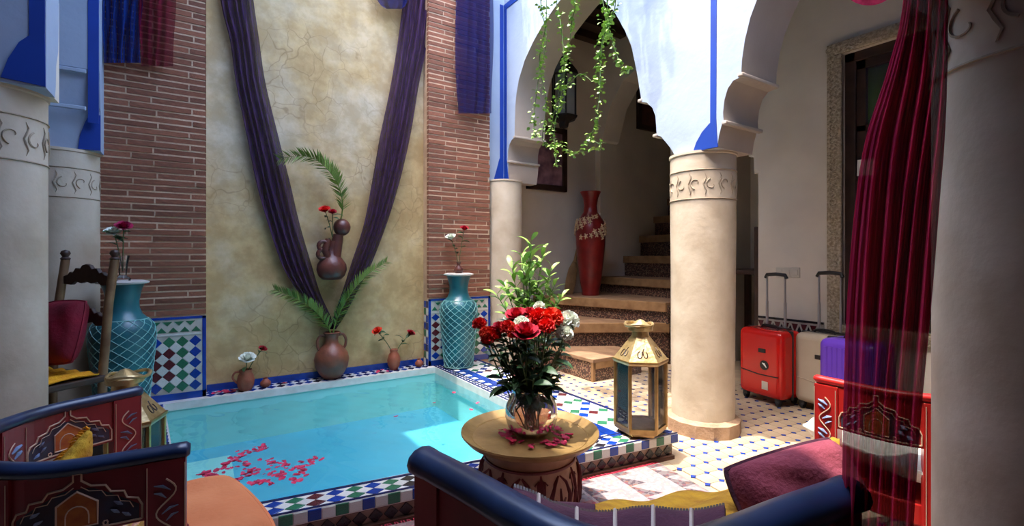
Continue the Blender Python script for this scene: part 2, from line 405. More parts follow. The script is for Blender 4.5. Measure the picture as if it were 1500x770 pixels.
# shared small pieces --------------------------------------------------
PIECES = {}
def piece(shape, m):
    k = (shape, m)
    if k not in PIECES:
        i = .44
        poly = {'diamond': [(-.5,0),(0,-.5),(.5,0),(0,.5)], 'square': [(-.5,-.5),(.5,-.5),(.5,.5),(-.5,.5)],
                'triangle': [(-.5,-.5),(.5,-.5),(0,.5)]}[shape]
        n = len(poly); cx = sum(p[0] for p in poly)/n; cy = sum(p[1] for p in poly)/n
        mb = MB(); mb.add([(cx+(p[0]-cx)*.96, cy+(p[1]-cy)*.96, 0) for p in poly] + [(cx+(p[0]-cx)*.96, cy+(p[1]-cy)*.96, .7) for p in poly] + [(cx+(p[0]-cx)*.86, cy+(p[1]-cy)*.86, 1) for p in poly],
               [tuple(range(2*n, 3*n))] + [(i, (i+1)%n, n+(i+1)%n, n+i) for i in range(n)] + [(n+i, n+(i+1)%n, 2*n+(i+1)%n, 2*n+i) for i in range(n)])
        PIECES[k] = mb.mesh('tile', m)
    return PIECES[k]
def tiles(parent, P0, U, V, nrm, nu, nv, colour, th=.004, shape='diamond', white=True, wname='tile_white'):
    """diamond lattice on a parallelogram: colour(i, j) gives the glaze of each diamond, white ones stand between"""
    P0, U, V, nrm = map(Vector, (P0, U, V, nrm)); u, v = U/nu, V/nv
    for i in range(nu):
        for j in range(nv):
            c = colour(i, j)
            if c: put('tile', piece(shape, c), frame(P0 + u*(i+.5) + v*(j+.5), u, v, nrm*th), parent)
    if white and shape == 'diamond':
        for i in range(1, nu):
            for j in range(1, nv): put('tile', piece('diamond', wname), frame(P0 + u*i + v*j, u, v, nrm*th), parent)

# floor with the hole for the pool ------------------------------------
front_y = lambda x: 2.160 - .1276*x          # inner front edge of the pool (runs slightly askew)
outer_y = lambda x: 2.018 - .1390*x          # outer front edge
left_x = lambda y: -.19 + .0824*(3.9-y)      # inner left edge
inn = [(-.19, 3.90), (1.745, 3.90), (1.745, front_y(1.745)), (-.047, front_y(-.047))]
out = [(-.30, BRICK_Y), (2.20, BRICK_Y), (2.20, outer_y(2.20)), (-.30, outer_y(-.30))]
def ring(a, b, z0, z1):
    mb = MB()
    for i in range(4):
        j = (i+1) % 4; p = [a[i], a[j], b[j], b[i]]
        mb.add([(q[0], q[1], z0) for q in p] + [(q[0], q[1], z1) for q in p], [(3,2,1,0),(4,5,6,7),(0,1,5,4),(1,2,6,5),(2,3,7,6),(3,0,4,7)])
    return mb
hole = [(-.22, 3.93), (1.79, 3.93), (1.79, front_y(1.79)-.04), (-.077, front_y(-.077)-.04)]
floor = struct('floor', ring(hole, [(-2.3, 5.2), (6.4, 5.2), (6.4, -1.7), (-2.3, -1.7)], -.1, -.004), 'floor_joint')
# cream paving with small blue corner pieces, laid out from the pool corner
rot = R(-8.5); e1 = Vector((math.cos(rot), math.sin(rot), 0)); e2 = Vector((-math.sin(rot), math.cos(rot), 0)); pitch = .0925
O = Vector((2.084, 1.611, 0)); cells = []
for i in range(-12, 24):
    for j in range(-18, 24):
        p = O + e1*i*pitch + e2*j*pitch
        if 2.24 < p.x < 3.9 and .55 < p.y < 3.9 and (p.x < 2.86 or p.y < 3.1): cells.append((p.length, i, j, p))
        elif 1.98 < p.x <= 2.24 and .55 < p.y < outer_y(p.x)-.03: cells.append((p.length, i, j, p))
cells.sort(key=lambda q: q[0])
def paver_mesh():
    q = pitch/2 - .0015; k = .018; poly = [(-q+k,-q),(q-k,-q),(q,-q+k),(q,q-k),(q-k,q),(-q+k,q),(-q,q-k),(-q,-q+k)]
    return MB().prism(poly, XY(0), (0,0,.006)).mesh('paver', 'floor_tile')
def dot_mesh(): q = .0165; return MB().prism([(-q,0),(0,-q),(q,0),(0,q)], XY(0), (0,0,.0065)).mesh('paver_insert', 'tile_blue')
pm, dm = paver_mesh(), dot_mesh(); rest_a, rest_b = MB(), MB()
for n, (dist, i, j, p) in enumerate(cells):
    for name, me, rest, off in (('paver', pm, rest_a, (e1+e2)*pitch*.5), ('paver_insert', dm, rest_b, Vector((0,0,0)))):
        M = Matrix.Translation(p + off + Vector((0,0,-.004))) @ Matrix.Rotation(rot, 4, 'Z')
        if n < 290: put(name, me, M, floor)
        else: rest.add([M @ v.co for v in me.vertices], [tuple(q.vertices) for q in me.polygons])
tag(obj('paving', rest_a, 'floor_tile', floor), kind='stuff'); tag(obj('paving_inserts', rest_b, 'tile_blue', floor), kind='stuff')

# pool ------------------------------------------------------------------
pool = thing('plunge_pool', 'small turquoise plunge pool sunk behind the tiled kerb', 'pool', (.78, 2.95, PB))
def wall_seg(a, b, nx, ny, z0, z1, th=.05):
    return MB().add([(a[0],a[1],z0),(b[0],b[1],z0),(b[0]+nx*th,b[1]+ny*th,z0),(a[0]+nx*th,a[1]+ny*th,z0),(a[0],a[1],z1),(b[0],b[1],z1),(b[0]+nx*th,b[1]+ny*th,z1),(a[0]+nx*th,a[1]+ny*th,z1)],
                    [(0,3,2,1),(4,5,6,7),(0,1,5,4),(1,2,6,5),(2,3,7,6),(3,0,4,7)])
for a, b, nx, ny in ((inn[0], inn[1], 0, 1), (inn[1], inn[2], 1, 0), (inn[2], inn[3], 0, -1), (inn[3], inn[0], -1, 0)):
    obj('pool_wall', wall_seg(a, b, nx, ny, PB, ZC-.012), 'pool_wall', pool, world=True)
obj('pool_floor', MB().prism(inn, XY(PB-.03), (0,0,.03)), 'pool_floor', pool, world=True)
st = [(left_x(2.62), 2.62), (.16, 2.62), (.16, 3.25), (left_x(3.25), 3.25)]
obj('pool_step', MB().prism(st, XY(PB), (0,0,.16)), 'pool_wall', pool, world=True, bevel=.01)
def water_fn(u, v):
    y = lerp(front_y(lerp(-.047, 1.745, u)), 3.90, v); x = lerp(left_x(y), 1.745, u)
    z = WATER + .0010*math.sin(x*21+y*9) + .0008*math.sin(y*27-x*13+1) + .0005*math.sin(x*47+y*41)
    return (x, y, z)
obj('water', MB().grid(water_fn, 90, 90), 'water', pool, world=True, smooth=80)

def dia(seq): return lambda i, j: seq[(i) % len(seq)]
# front kerb
fx0, fx1 = -.10, 2.20
kf = struct('trim_1', MB().prism([(-.11, outer_y(-.11)), (2.20, outer_y(2.20)), (2.20, front_y(2.2)), (-.11, front_y(-.11))], XY(ZC-.05), (0,0,.05)), 'tile_white', label='white, blue and green tiled kerb along the rug side of the pool', cat='kerb')
U = Vector((fx1-fx0, outer_y(fx1)-outer_y(fx0), 0)); un = U.normalized(); vn = Vector((-un.y, un.x, 0))
wid = .108; P0 = Vector((fx0, outer_y(fx0), ZC)) + vn*.012
seq1 = ['tile_green','tile_brown','tile_blue','tile_green','tile_blue','tile_green','tile_maroon','tile_blue','tile_green','tile_blue','tile_green','tile_black','tile_blue']
tiles(kf, P0, U, vn*wid, (0,0,1), 31, 2, dia(seq1))
obj('edge_strip', MB().obox(P0 + U/2 + vn*(wid+.009) + Vector((0,0,.001)), U/2, vn*.006, (0,0,.004)), 'tile_navy', kf)
obj('edge_strip', MB().obox(P0 + U/2 - vn*.006 + Vector((0,0,.001)), U/2, vn*.004, (0,0,.004)), 'tile_navy', kf)
seq2 = ['tile_white','tile_blue','tile_white','tile_green']
tiles(kf, Vector((fx0, outer_y(fx0), ZC-.046)), U, (0,0,.044), -vn, 46, 1, dia(seq2), shape='square', white=False)
rs = struct('trim_2', MB().prism([(-.105, outer_y(-.105)+.02), (2.18, outer_y(2.18)+.02), (2.18, outer_y(2.18)+.1), (-.105, outer_y(-.105)+.1)], XY(-.004), (0,0,ZC-.05+.004)), 'riser_tan', label='brown kerb riser with a row of black diamond tiles', cat='riser')
Pr = Vector((fx0, outer_y(fx0)+.02, .008)); Ur = U*.99
tiles(rs, Pr, Ur, (0,0,.064), -vn, 37, 1, lambda i, j: 'tile_black', white=False)
obj('edge_strip', MB().obox(Pr + Ur/2 + Vector((0,0,.068)) - vn*.003, Ur/2, vn*.003, (0,0,.005)), 'tile_brown', rs)
obj('foot_strip', MB().obox(Pr + Ur/2 + Vector((0,0,-.002)) - vn*.012, Ur/2, vn*.012, (0,0,.01)), 'tile_brown', rs)
# right kerb
kr = struct('trim_3', MB().prism([(1.735, outer_y(1.735)+.13), (2.20, outer_y(2.20)+.13), (2.20, BRICK_Y), (1.735, BRICK_Y)], XY(-.004), (0,0,ZC+.004)), 'tile_white', label='wide blue, white and green tiled kerb on the stairs side of the pool', cat='kerb')
y0, y1 = outer_y(2.0)+.12, BRICK_Y; L = y1 - y0
for xa, xb, m in ((1.742, 1.756, 'tile_navy'), (1.80, 1.812, 'tile_navy'), (1.86, 1.925, 'tile_blue'), (2.176, 2.198, 'tile_navy')):
    obj('edge_strip', MB().box(xa, xb, y0, y1, ZC-.002, ZC+.004), m, kr)
tiles(kr, (1.758, y0, ZC), (0, L, 0), (.04, 0, 0), (0,0,1), 44, 1, dia(['tile_navy']), white=False)
tiles(kr, (1.814, y0, ZC), (0, L, 0), (.044, 0, 0), (0,0,1), 40, 1, dia(['tile_white', 'tile_blue']), white=False, shape='square')
seq3 = ['tile_blue','tile_white','tile_green','tile_white','tile_blue','tile_green','tile_white','tile_maroon']
tiles(kr, (1.93, y0, ZC), (0, L, 0), (.244, 0, 0), (0,0,1), 26, 3, lambda i, j: seq3[(i+3*j) % 8])
# back and left kerbs
kb = struct('trim_4', MB().prism([(-.50, 3.89), (1.745, 3.89), (1.745, BACK), (-.50, BACK)], XY(ZC-.05), (0,0,.05)), 'tile_white', label='narrow blue and white tiled ledge under the plaster wall', cat='ledge')
obj('edge_strip', MB().box(.05, 1.70, BACK-.012, BACK, ZC, ZC+.05), 'tile_blue', kb)
tiles(kb, (.04, BACK-.16, ZC), (1.66, 0, 0), (0, .145, 0), (0,0,1), 26, 2, dia(['tile_blue','tile_navy','tile_blue','tile_black']))
ly0 = front_y(-.05)+.0
kl = struct('trim_5', MB().prism([(left_x(ly0)-.036, ly0), (left_x(ly0)+.003, ly0), (left_x(3.89)+.003, 3.89), (left_x(3.89)-.036, 3.89)], XY(-.004), (0,0,ZC+.004)), 'tile_white', label='narrow blue and white kerb on the lantern side of the pool', cat='kerb')
nk = 30
for k in range(nk):
    y = lerp(ly0, 3.88, (k+.5)/nk); put('tile', piece('square', 'tile_blue' if k % 3 else 'tile_navy'), frame((left_x(y)-.019, y, ZC), (.026,0,0), (0,(3.88-ly0)/nk,0), (0,0,.004)), kl)
obj('corner_ledge', MB().box(-.50, -.222, 3.52, 3.9, -.004, ZC), 'tile_white', kl)

# back wall ---------------------------------------------------------------
wb = struct('wall_back', MB().box(-2.5, 2.72, BACK, BACK+.3, -.1, TOP), 'old_plaster')
def brick_pilaster(name, xa, xb, ztile, label):
    w_ = struct(name, MB().box(xa+.004, xb-.004, BRICK_Y+.003, BACK+.01, -.004, 3.7), 'mortar', label=label, cat='wall')
    obj('cornice', MB().box(xa-.01, xb+.01, BRICK_Y-.02, BACK+.01, 3.70, 3.80), 'gallery_wall', w_)
    cube = MB().box(-.5, .5, -.5, .5, -.5, .5).mesh('brick', 'brick')
    z = ztile + .012; row = 0; pit = .0415
    while z < 3.68:
        L = .34; x = xa + (-.5 if row % 2 else -.12)*L - random.random()*.05
        while x < xb - .012:
            a, b = max(x, xa) + .003, min(x + L - .006, xb)
            if b - a > .02:
                dy = random.uniform(-.003, .003)
                o = put('brick', cube, Matrix.Translation(((a+b)/2, BRICK_Y + .02 + dy, z + .0155)) @ Matrix.Rotation(random.uniform(-.006, .006), 4, 'Y') @ Matrix.Diagonal((b-a, .04, .0305, 1)), w_)
            x += L
        z += pit; row += 1
    return w_
wl = brick_pilaster('wall_back_left', -.52, .046, .69, 'thin red brick panel above the tiled dado with maroon diamonds')
wr_ = brick_pilaster('wall_back_right', 1.70, 2.33, .72, 'thin red brick panel beside the engaged column near the stairs')
def dado(parent, xa, xb, zb, zt):
    b = obj('dado_bed', MB().box(xa, xb, BRICK_Y-.004, BRICK_Y+.03, zb, zt), 'grout', parent)
    Y = BRICK_Y - .004
    for (x0, x1, z0, z1) in ((xa, xb, zt-.016, zt), (xa, xb, zb, zb+.05), (xb-.022, xb, zb, zt), (xa, xa+.022, zb, zt)):
        obj('border_strip', MB().box(x0, x1, Y-.004, Y+.004, z0, z1), 'tile_blue', parent)
    fx, fz = xb - .026 - xa - .026, zt - .02
    n = max(3, int(fx/.062))
    for k in range(n):                              # frieze of triangles
        u = fx/n
        put('tile', piece('triangle', 'tile_green'), frame((xa+.026+u*(k+.5), Y, fz-.065), (u*.9,0,0), (0,0,.035), (0,-.004,0)), parent)
        put('tile', piece('triangle', 'tile_green'), frame((xa+.026+u*(k+1), Y, fz-.025), (u*.9,0,0), (0,0,-.03), (0,-.004,0)), parent) if k < n-1 else None
    obj('border_strip', MB().box(xa+.026, xb-.026, Y-.004, Y+.004, fz-.105, fz-.092), 'tile_white', parent)
    z0, z1 = zb+.056, fz-.11; nu = max(2, round(fx/.079)); nv = max(2, round((z1-z0)/.072))
    def col(i, j):
        k = nu-1-i
        if k == 0: return 'tile_blue'
        if k == 1: return 'tile_green'
        if j in (0, nv-1): return 'tile_green' if k % 3 else 'tile_blue'
        return ('tile_maroon', 'tile_maroon', 'tile_green', 'tile_blue')[(k-2) % 4]
    tiles(parent, (xa+.026, Y, z0), (fx, 0, 0), (0, 0, z1-z0), (0,-1,0), nu, nv, col)
dado(wl, -.52, .046, ZC-.004, .69)
dado(wr_, 1.70, 2.33, ZC-.004, .72)
# tiled reveal on the side of the right pilaster
for k in range(9):
    put('tile', piece('square', ('tile_white','tile_green','tile_blue')[k % 3]), frame((1.70, BRICK_Y+.07, ZC+.03+k*.064), (0,.045,0), (0,0,.06), (-.004,0,0)), wr_)
    put('tile', piece('square', ('tile_blue','tile_white','tile_navy')[k % 3]), frame((1.70, BRICK_Y+.025, ZC+.03+k*.064), (0,.04,0), (0,0,.06), (-.004,0,0)), wr_)

# right arcade with two pointed arches -------------------------------------
a2 = [(1.70,1.735),(1.69,1.80),(1.672,1.86),(1.66,1.87),(1.664,1.93),(1.655,2.0),(1.634,2.06),(1.60,2.095),(1.56,2.10),(1.552,2.125),(1.548,2.2),(1.531,2.30),(1.50,2.41),(1.458,2.50),(1.36,2.68),(1.2,2.90),(.98,3.12),(.80,3.26)]
a2m = [(1.6-p[0], p[1]) for p in a2][::-1]
a1r = [(1.995,1.735),(2.03,1.79),(2.066,1.835),(2.11,1.885),(2.144,1.90),(2.148,1.96),(2.155,2.03),(2.18,2.09),(2.23,2.14),(2.275,2.155),(2.28,2.19),(2.303,2.31),(2.335,2.45),(2.368,2.575),(2.423,2.695),(2.53,2.88),(2.636,3.01),(2.78,3.16),(2.95,3.31)]
a1l = [(3.09,3.27),(3.255,3.205),(3.41,3.13),(3.546,3.04),(3.68,2.92),(3.778,2.77),(3.82,2.64),(3.837,2.54),(3.85,2.30),(3.852,2.235),(3.90,2.225),(3.94,2.19),(3.965,2.12),(3.97,2.03),(3.955,2.02),(3.965,1.93),(3.99,1.83)]
poly = [(4.1, TOP), (-1.0, TOP), (-1.0, 1.735), (-.1, 1.735)] + a2m[:-1] + a2[::-1] + a1r + a1l + [(4.1, 1.83)]
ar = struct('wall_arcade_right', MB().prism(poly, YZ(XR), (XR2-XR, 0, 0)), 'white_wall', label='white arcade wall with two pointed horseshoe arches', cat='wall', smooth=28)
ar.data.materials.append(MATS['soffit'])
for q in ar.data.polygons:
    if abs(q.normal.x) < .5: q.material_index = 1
# mouldings that stand out from the soffit of both arches
def roll(pts, parent):
    for q in pts: obj('moulding', MB().obox(((XR+XR2)/2, q[0], q[1]), ((XR2-XR)/2+.012, 0, 0), (0, .016, 0), (0, 0, .011)), 'soffit', parent, bevel=.006)
roll([(1.652,1.868),(1.553,2.112),(2.155,1.898),(2.285,2.165),(3.955,2.022),(3.848,2.24)], ar)
def paint(name, poly, fn, d): return obj(name, MB().prism(poly, fn, d), 'cobalt', ar)
paint('painted_band', [(1.707,1.80),(1.745,1.80),(1.735,TOP-.4),(1.695,TOP-.4)], YZ(XR-.004), (.006,0,0))
paint('painted_drop', [(1.695,1.738),(1.70,1.80),(1.706,1.90),(1.75,1.885),(1.80,1.845),(1.84,1.79),(1.862,1.738)], YZ(XR-.005), (.007,0,0))
paint('painted_band', [(3.99,1.95),(4.036,1.95),(4.036,3.58),(3.99,3.58)], YZ(XR-.004), (.006,0,0))
paint('painted_band', [(2.4,3.53),(4.036,3.53),(4.036,3.585),(2.4,3.585)], YZ(XR-.005), (.006,0,0))
paint('painted_drop', [(3.955,1.845),(4.034,1.845),(4.034,2.06),(3.99,2.06),(3.975,1.96)], YZ(XR-.005), (.007,0,0))
paint('painted_drop', [(2.42,1.845),(2.53,1.845),(2.53,2.06),(2.485,2.06),(2.455,1.96)], XZ(BACK-.045), (0,.005,0))
paint('painted_band', [(2.49,2.06),(2.53,2.06),(2.53,3.58),(2.49,3.58)], XZ(BACK-.045), (0,.005,0))
obj('pier_return', MB().box(2.33, 2.56, BACK-.04, BACK+.02, 1.83, TOP), 'white_wall', ar)

# left arcade -----------------------------------------------------------------
left_poly = [(4.1, TOP), (2.58, TOP), (2.58, 1.76), (2.72, 1.76), (2.735, 1.82), (2.74, 1.90), (2.775, 1.97), (2.785, 2.1), (2.79, 2.6), (2.9, 2.95), (3.3, 3.3), (3.62, 3.12), (3.80, 2.85), (3.80, 2.22), (3.815, 2.2), (3.83, 2.0), (3.845, 1.98), (3.85, 1.74), (4.1, 1.74)]
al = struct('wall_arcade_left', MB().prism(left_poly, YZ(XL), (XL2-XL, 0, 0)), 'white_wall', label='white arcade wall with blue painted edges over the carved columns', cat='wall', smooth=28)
lp = lambda y: (lambda a, b: (a, y, b))
def paintl(poly, y): obj('painted_edge', MB().prism(poly, XZ(y), (0, .005, 0)), 'cobalt', al)
paintl([(-.553,1.90),(-.503,1.90),(-.503,3.6),(-.553,3.6)], 3.80-.004)
paintl([(-.605,1.745),(-.501,1.745),(-.501,1.96),(-.55,1.96),(-.572,1.91),(-.595,1.83)], 3.84)
paintl([(-.548,1.90),(-.503,1.90),(-.503,3.6),(-.548,3.6)], 2.576)
paintl([(-.625,1.775),(-.501,1.763),(-.503,1.97),(-.54,1.96),(-.575,1.92),(-.605,1.85)], 2.574)
obj('arch_bracket', MB().prism([(-.508,2.2),(-.555,2.2),(-.555,1.965),(-1.4,1.965),(-1.4,1.93),(-.66,1.93),(-.64,1.87),(-.60,1.81),(-.56,1.765),(-.508,1.765)], XZ(2.585), (0,.25,0)), 'gallery_wall', al)
obj('arch_panel', MB().box(-1.5, -.56, 2.66, 2.8, 1.97, TOP), 'white_wall', al)
for z in (2.2, 1.98): obj('moulding', MB().box(XL2, XL-.06, 3.785, 3.80, z-.012, z+.012), 'white_wall', al, bevel=.005)

# galleries around: walls, ceilings, eaves added to cut the sun ------------------------------------
struct('wall_stairs', MB().box(2.72, 6.4, YW, YW+.25, -.1, CEIL), 'gallery_wall')
struct('wall_stairs_return', MB().box(2.60, 2.78, BACK+.02, YW+.02, -.1, CEIL), 'gallery_wall')
# window wall with the window opening, ending in a stepped bracket beside the passage
WY0, WY1, WZ0, WZ1 = .66, 1.63, .60, 2.58
rw = struct('wall_right', MB().prism([(-1.7,-.1),(2.262,-.1),(2.262,1.80),(2.30,1.80),(2.30,1.94),(2.345,1.95),(2.35,2.14),(2.40,2.16),(2.52,2.45),(2.62,2.52),(2.95,2.52),(2.95,CEIL),(WY1,CEIL),(WY1,WZ0),(WY0,WZ0),(WY0,WZ1),(WY1,WZ1-.0001),(WY1-.0001,CEIL),(-1.7,CEIL)], YZ(WR), (.16,0,0)), 'gallery_wall')
struct('wall_passage', MB().box(5.0, 5.2, 2.0, 3.0, -.1, CEIL), 'gallery_wall')
struct('wall_stair_side', MB().box(4.0, 6.4, 2.95, 3.2, -.1, CEIL), 'gallery_wall')
struct('wall_stair_end', MB().box(6.4, 6.6, 2.9, YW+.25, -.1, CEIL), 'gallery_wall')
archp = [(3.2,CEIL),(3.2,2.5),(3.3,2.62),(3.42,2.95),(3.62,3.22),(3.95,3.38),(4.25,3.28),(4.48,3.02),(4.62,2.62),(4.66,2.60),(4.66,1.0),(4.76,1.0),(4.76,CEIL)]
struct('wall_stair_arch', MB().prism(archp, YZ(4.42), (.3,0,0)), 'gallery_wall', smooth=30)
cl = struct('ceiling', MB().box(XR2-.02, 6.4, -1.7, YW+.1, CEIL, CEIL+.15), 'wood_dark')
for k in range(22): obj('beam', MB().box(XR2, 6.4, -1.6+k*.29, -1.5+k*.29, CEIL-.09, CEIL), 'wood_dark', cl)
struct('wall_front', MB().box(-2.3, 3.0, .02, .55, 2.3, TOP), 'white_wall')  # unseen arcade wall, made thick and low to shade the near column
struct('ceiling_front', MB().box(-2.3, 3.0, -1.7, .05, 3.4, 3.5), 'wood_dark')
struct('ceiling_left', MB().box(-2.3, XL2+.02, -1.7, 4.2, CEIL, CEIL+.15), 'wood_dark')
struct('sun_cut_eave', MB().box(-2.3, .30, -.2, 4.4, TOP, TOP+.1), 'wood_dark')  # unseen overhang added to keep direct sun off the left side
struct('sun_cut_eave_back', MB().box(.30, 3.0, 3.82, 4.4, TOP, TOP+.1), 'wood_dark')  # added unseen overhang, sized to place the sun's edge along the back
mat('salon_wall', (92, 58, 56), (78, 48, 48), 3, .8)
struct('wall_near', MB().box(-2.5, 6.6, -1.9, -1.7, -.1, TOP), 'salon_wall')
struct('wall_right_end', MB().box(6.4, 6.6, -1.9, 2.95, -.1, TOP), 'gallery_wall')
struct('wall_left', MB().box(-2.5, -2.3, -1.7, 5.2, -.1, TOP), 'salon_wall')
tag(obj('added_dark_carpet', MB().grid(lambda u, v: (lerp(-1.9, 2.6, u), lerp(-1.6, -.05, v), .006+.001*math.sin(u*50)), 30, 10), 'maroon_cloth', solid=.008), 'unseen maroon carpet added to darken the gallery behind the shaded column', 'carpet')  # out-of-view carpet put in only to dim the bounce onto the near column

# ------------------------------------------------------------------ columns
def column(name, c, r, z0, z1, label, band=True, base=0, taper=.0, big=1.0):
    t = thing(name, label, 'column', (c[0], c[1], z0))
    h = z1 - z0
    obj('shaft', MB().lathe([(r, 0), (r, h*.3), (r+taper, h-.33), (r+taper, h-.02), (r+taper+.006, h-.015), (r+taper+.006, h), (0, h)], 40), 'column', t, smooth=40)
    if base:
        obj('plinth', MB().lathe([(0, 0), (r+.035, 0), (r+.035, base*.8), (r+.022, base*.86), (r, base)], 14), 'base_stone', t)
    if band:
        rr = r + taper; zb, zt = h-.29, h-.115; mb = MB()
        def on(th, z, o=.0015): return ((rr+o)*math.cos(th), (rr+o)*math.sin(th), z)
        for z in (zb, zt): mb.tube([on(2*PI*k/40, z) for k in range(41)], .0035, 5, False)
        n = max(6, round(2*PI*rr/(.17*big))); zc = (zb+zt)/2; hh = (zt-zb)/2*.8
        for k in range(n):
            a = 2*PI*k/n; da = 2*PI/n
            for sgn, off in ((1, 0), (-1, .5)):
                cth = a + da*off
                pts = []
                for q in range(22):                                # a leaf scroll: spiral that opens into a stalk
                    f = q/21; rad = .14 + .86*f; ang = f*4.4
                    pts.append(on(cth + da*.24*rad*math.cos(ang)*1.0, zc + sgn*(hh*.1 + hh*.62*rad*math.sin(ang)*.9)))
                mb.tube(pts, [.0018 + .0022*q/21 for q in range(22)], 4)
                mb.tube([on(cth + da*(.26+.05*math.sin(x*1.6)), zc + hh*(x/3-1)*.95) for x in range(7)], [.001,.003,.004,.004,.004,.003,.001], 4)
        obj('carved_band', mb, 'carving', t, smooth=50)
    return t
column('column', (2.705, 1.915), .19, 0, 1.74, 'beige plaster column with carved band standing between the two arches, by the large brass lantern', base=.10, taper=.008)
column('column', (2.53, 4.03), .18, -.004, 1.835, 'plain half column in the corner beside the brick panel and the turquoise vase', band=False)
column('column', (-.715, 2.755), .185, -.004, 1.765, 'pale carved column in front of the high-backed wooden chair')
column('column', (-.70, 3.99), .185, -.004, 1.74, 'stone-coloured carved column behind the high-backed wooden chair, at the brick wall')
column('column', (1.47, .22), .19, -.004, 1.78, 'shaded carved column that the crimson gauze curtain hangs against', big=1.5)
struct('trim_6', MB().box(1.22, 1.72, .02, .50, 1.78, 2.32), 'white_wall', label='plain pier above the shaded curtain column', cat='pier')

# ------------------------------------------------------------------ stairs
stairs = thing('staircase', 'winding steps with wooden nosings and patterned tile risers', 'stairs', (3.6, 4.0, -.004))
steps = [([(2.80,3.98),(4.02,3.24),(4.6,3.215),(4.6,4.745),(2.80,4.745)], 2, -.004, .42), ([(3.42,4.745),(3.97,3.215),(4.75,3.215),(4.75,4.745)], 2, .415, .63),
         ([(4.47,4.745),(4.43,3.215),(5.2,3.215),(5.2,4.745)], 2, .625, .83)]
zz = [.83, 1.10, 1.385, 1.67, 1.95, 2.22]; xs = [4.96, 5.28, 5.58, 5.88, 6.18]
for k in range(5): steps.append(([(xs[k],4.745),(xs[k],3.215),(min(xs[k]+.62,6.39),3.215),(min(xs[k]+.62,6.39),4.745)], 2, zz[k]-.005, zz[k+1]))
for poly, n, z0, z1 in steps:
    obj('riser', MB().prism(poly, XY(z0), (0,0,z1-z0-.03)), 'riser_tiles', stairs, world=True)
    a, b = Vector((*poly[0], 0)), Vector((*poly[1], 0)); d = (b-a).normalized(); nn = Vector((d.y, -d.x, 0))
    if nn.x > 0: nn = -nn
    inner = [tuple((a - nn*.0).xy), tuple((b).xy)] + poly[2:]
    obj('tread', MB().prism(inner, XY(z1-.03), (0,0,.03)), 'terracotta_tread', stairs, world=True)
    mid = (a+b)/2
    obj('nosing', MB().obox(mid + nn*.008 + Vector((0,0,z1-.045)), (b-a)/2*.995, nn*.03, (0,0,.048)), 'wood_nosing', stairs, world=True, bevel=.006)
blk = thing('low_step', 'separate low step block with patterned tile sides at the foot of the stairs', 'step', (3.15, 3.5, 0))
obj('core', MB().prism([(2.89,3.135),(3.5,3.135),(3.5,3.50),(2.89,3.86)], XY(0), (0,0,.17)), 'riser_tiles', blk, world=True)
obj('top_slab', MB().prism([(2.88,3.125),(3.51,3.125),(3.51,3.495),(2.88,3.865)], XY(.165), (0,0,.035)), 'terracotta_tread', blk, world=True, bevel=.006)
obj('corner_post', MB().box(2.882, 2.91, 3.127, 3.155, .0, .17), 'wood_nosing', blk, world=True)
obj('edge_board', MB().box(2.90, 3.5, 3.127, 3.15, .11, .17), 'wood_nosing', blk, world=True)

# ------------------------------------------------------------------ window wall
win = thing('window_1', None, None, (WR, 1.15, WZ0)); win['kind'] = 'structure'
for (y0, y1, z0, z1) in ((WY0-.09, WY1+.095, WZ1, WZ1+.085), (WY0-.09, WY0, WZ0-.09, WZ1), (WY1, WY1+.095, WZ0-.09, WZ1), (WY0, WY1, WZ0-.09, WZ0)):
    sf = obj('carved_surround', MB().box(WR-.028, WR+.02, y0, y1, z0, z1), 'stucco_frame', win, world=True, bevel=.006)
    mb = MB(); horiz = y1-y0 > z1-z0; L = max(y1-y0, z1-z0); n = int(L/.05)
    for k in range(n):                              # little raised knots along the carved band
        q = (k+.5)*L/n; y_, z_ = (y0+q, (z0+z1)/2) if horiz else ((y0+y1)/2, z0+q)
        pts = [(WR-.03, y_+.028*math.cos(a*PI/4)*(1 if horiz else .9), z_+.02*math.sin(a*PI/4)*(1 if horiz else 1.2)) for a in range(9)]
        mb.tube(pts, .005, 4)
    obj('carved_knots', mb, 'stucco_frame', sf, world=True)
X0 = WR+.035
fr = [(WY0, WY1, WZ1-.07, WZ1), (WY0, WY1, WZ0, WZ0+.08), (WY0, WY0+.07, WZ0, WZ1), (WY1-.07, WY1, WZ0, WZ1)]
for (y0, y1, z0, z1) in fr: obj('window_frame', MB().box(X0, X0+.09, y0, y1, z0, z1), 'wood_dark', win, world=True, bevel=.006)
ym = (WY0+WY1)/2
for ya, yb in ((WY0+.07, ym-.005), (ym+.005, WY1-.07)):                        # two casements
    cs = obj('casement', MB().box(X0+.02, X0+.06, ya, ya+.055, WZ0+.08, WZ1-.07).box(X0+.02, X0+.06, yb-.055, yb, WZ0+.08, WZ1-.07)
             .box(X0+.02, X0+.06, ya, yb, WZ1-.13, WZ1-.07).box(X0+.02, X0+.06, ya, yb, 1.49, 1.56).box(X0+.02, X0+.06, ya, yb, 2.0, 2.04).box(X0+.02, X0+.06, ya, yb, WZ0+.08, WZ0+.16), 'wood_dark', win, world=True)
    for z0, z1 in ((1.56, 2.0), (2.04, WZ1-.13)):
        obj('pane', MB().box(X0+.036, X0+.042, ya+.05, yb-.05, z0-.005, z1+.005), 'glass', cs, world=True)
    obj('lower_panel', MB().box(X0+.03, X0+.05, ya+.05, yb-.05, WZ0+.15, 1.50), 'wood_dark', cs, world=True)
    obj('panel_field', MB().box(X0+.018, X0+.032, ya+.10, yb-.10, WZ0+.24, 1.42), 'wood_dark', cs, world=True, bevel=.01)
struct('wall_room', MB().box(4.85, 4.9, -.6, 2.2, -.1, CEIL), 'gallery_wall')
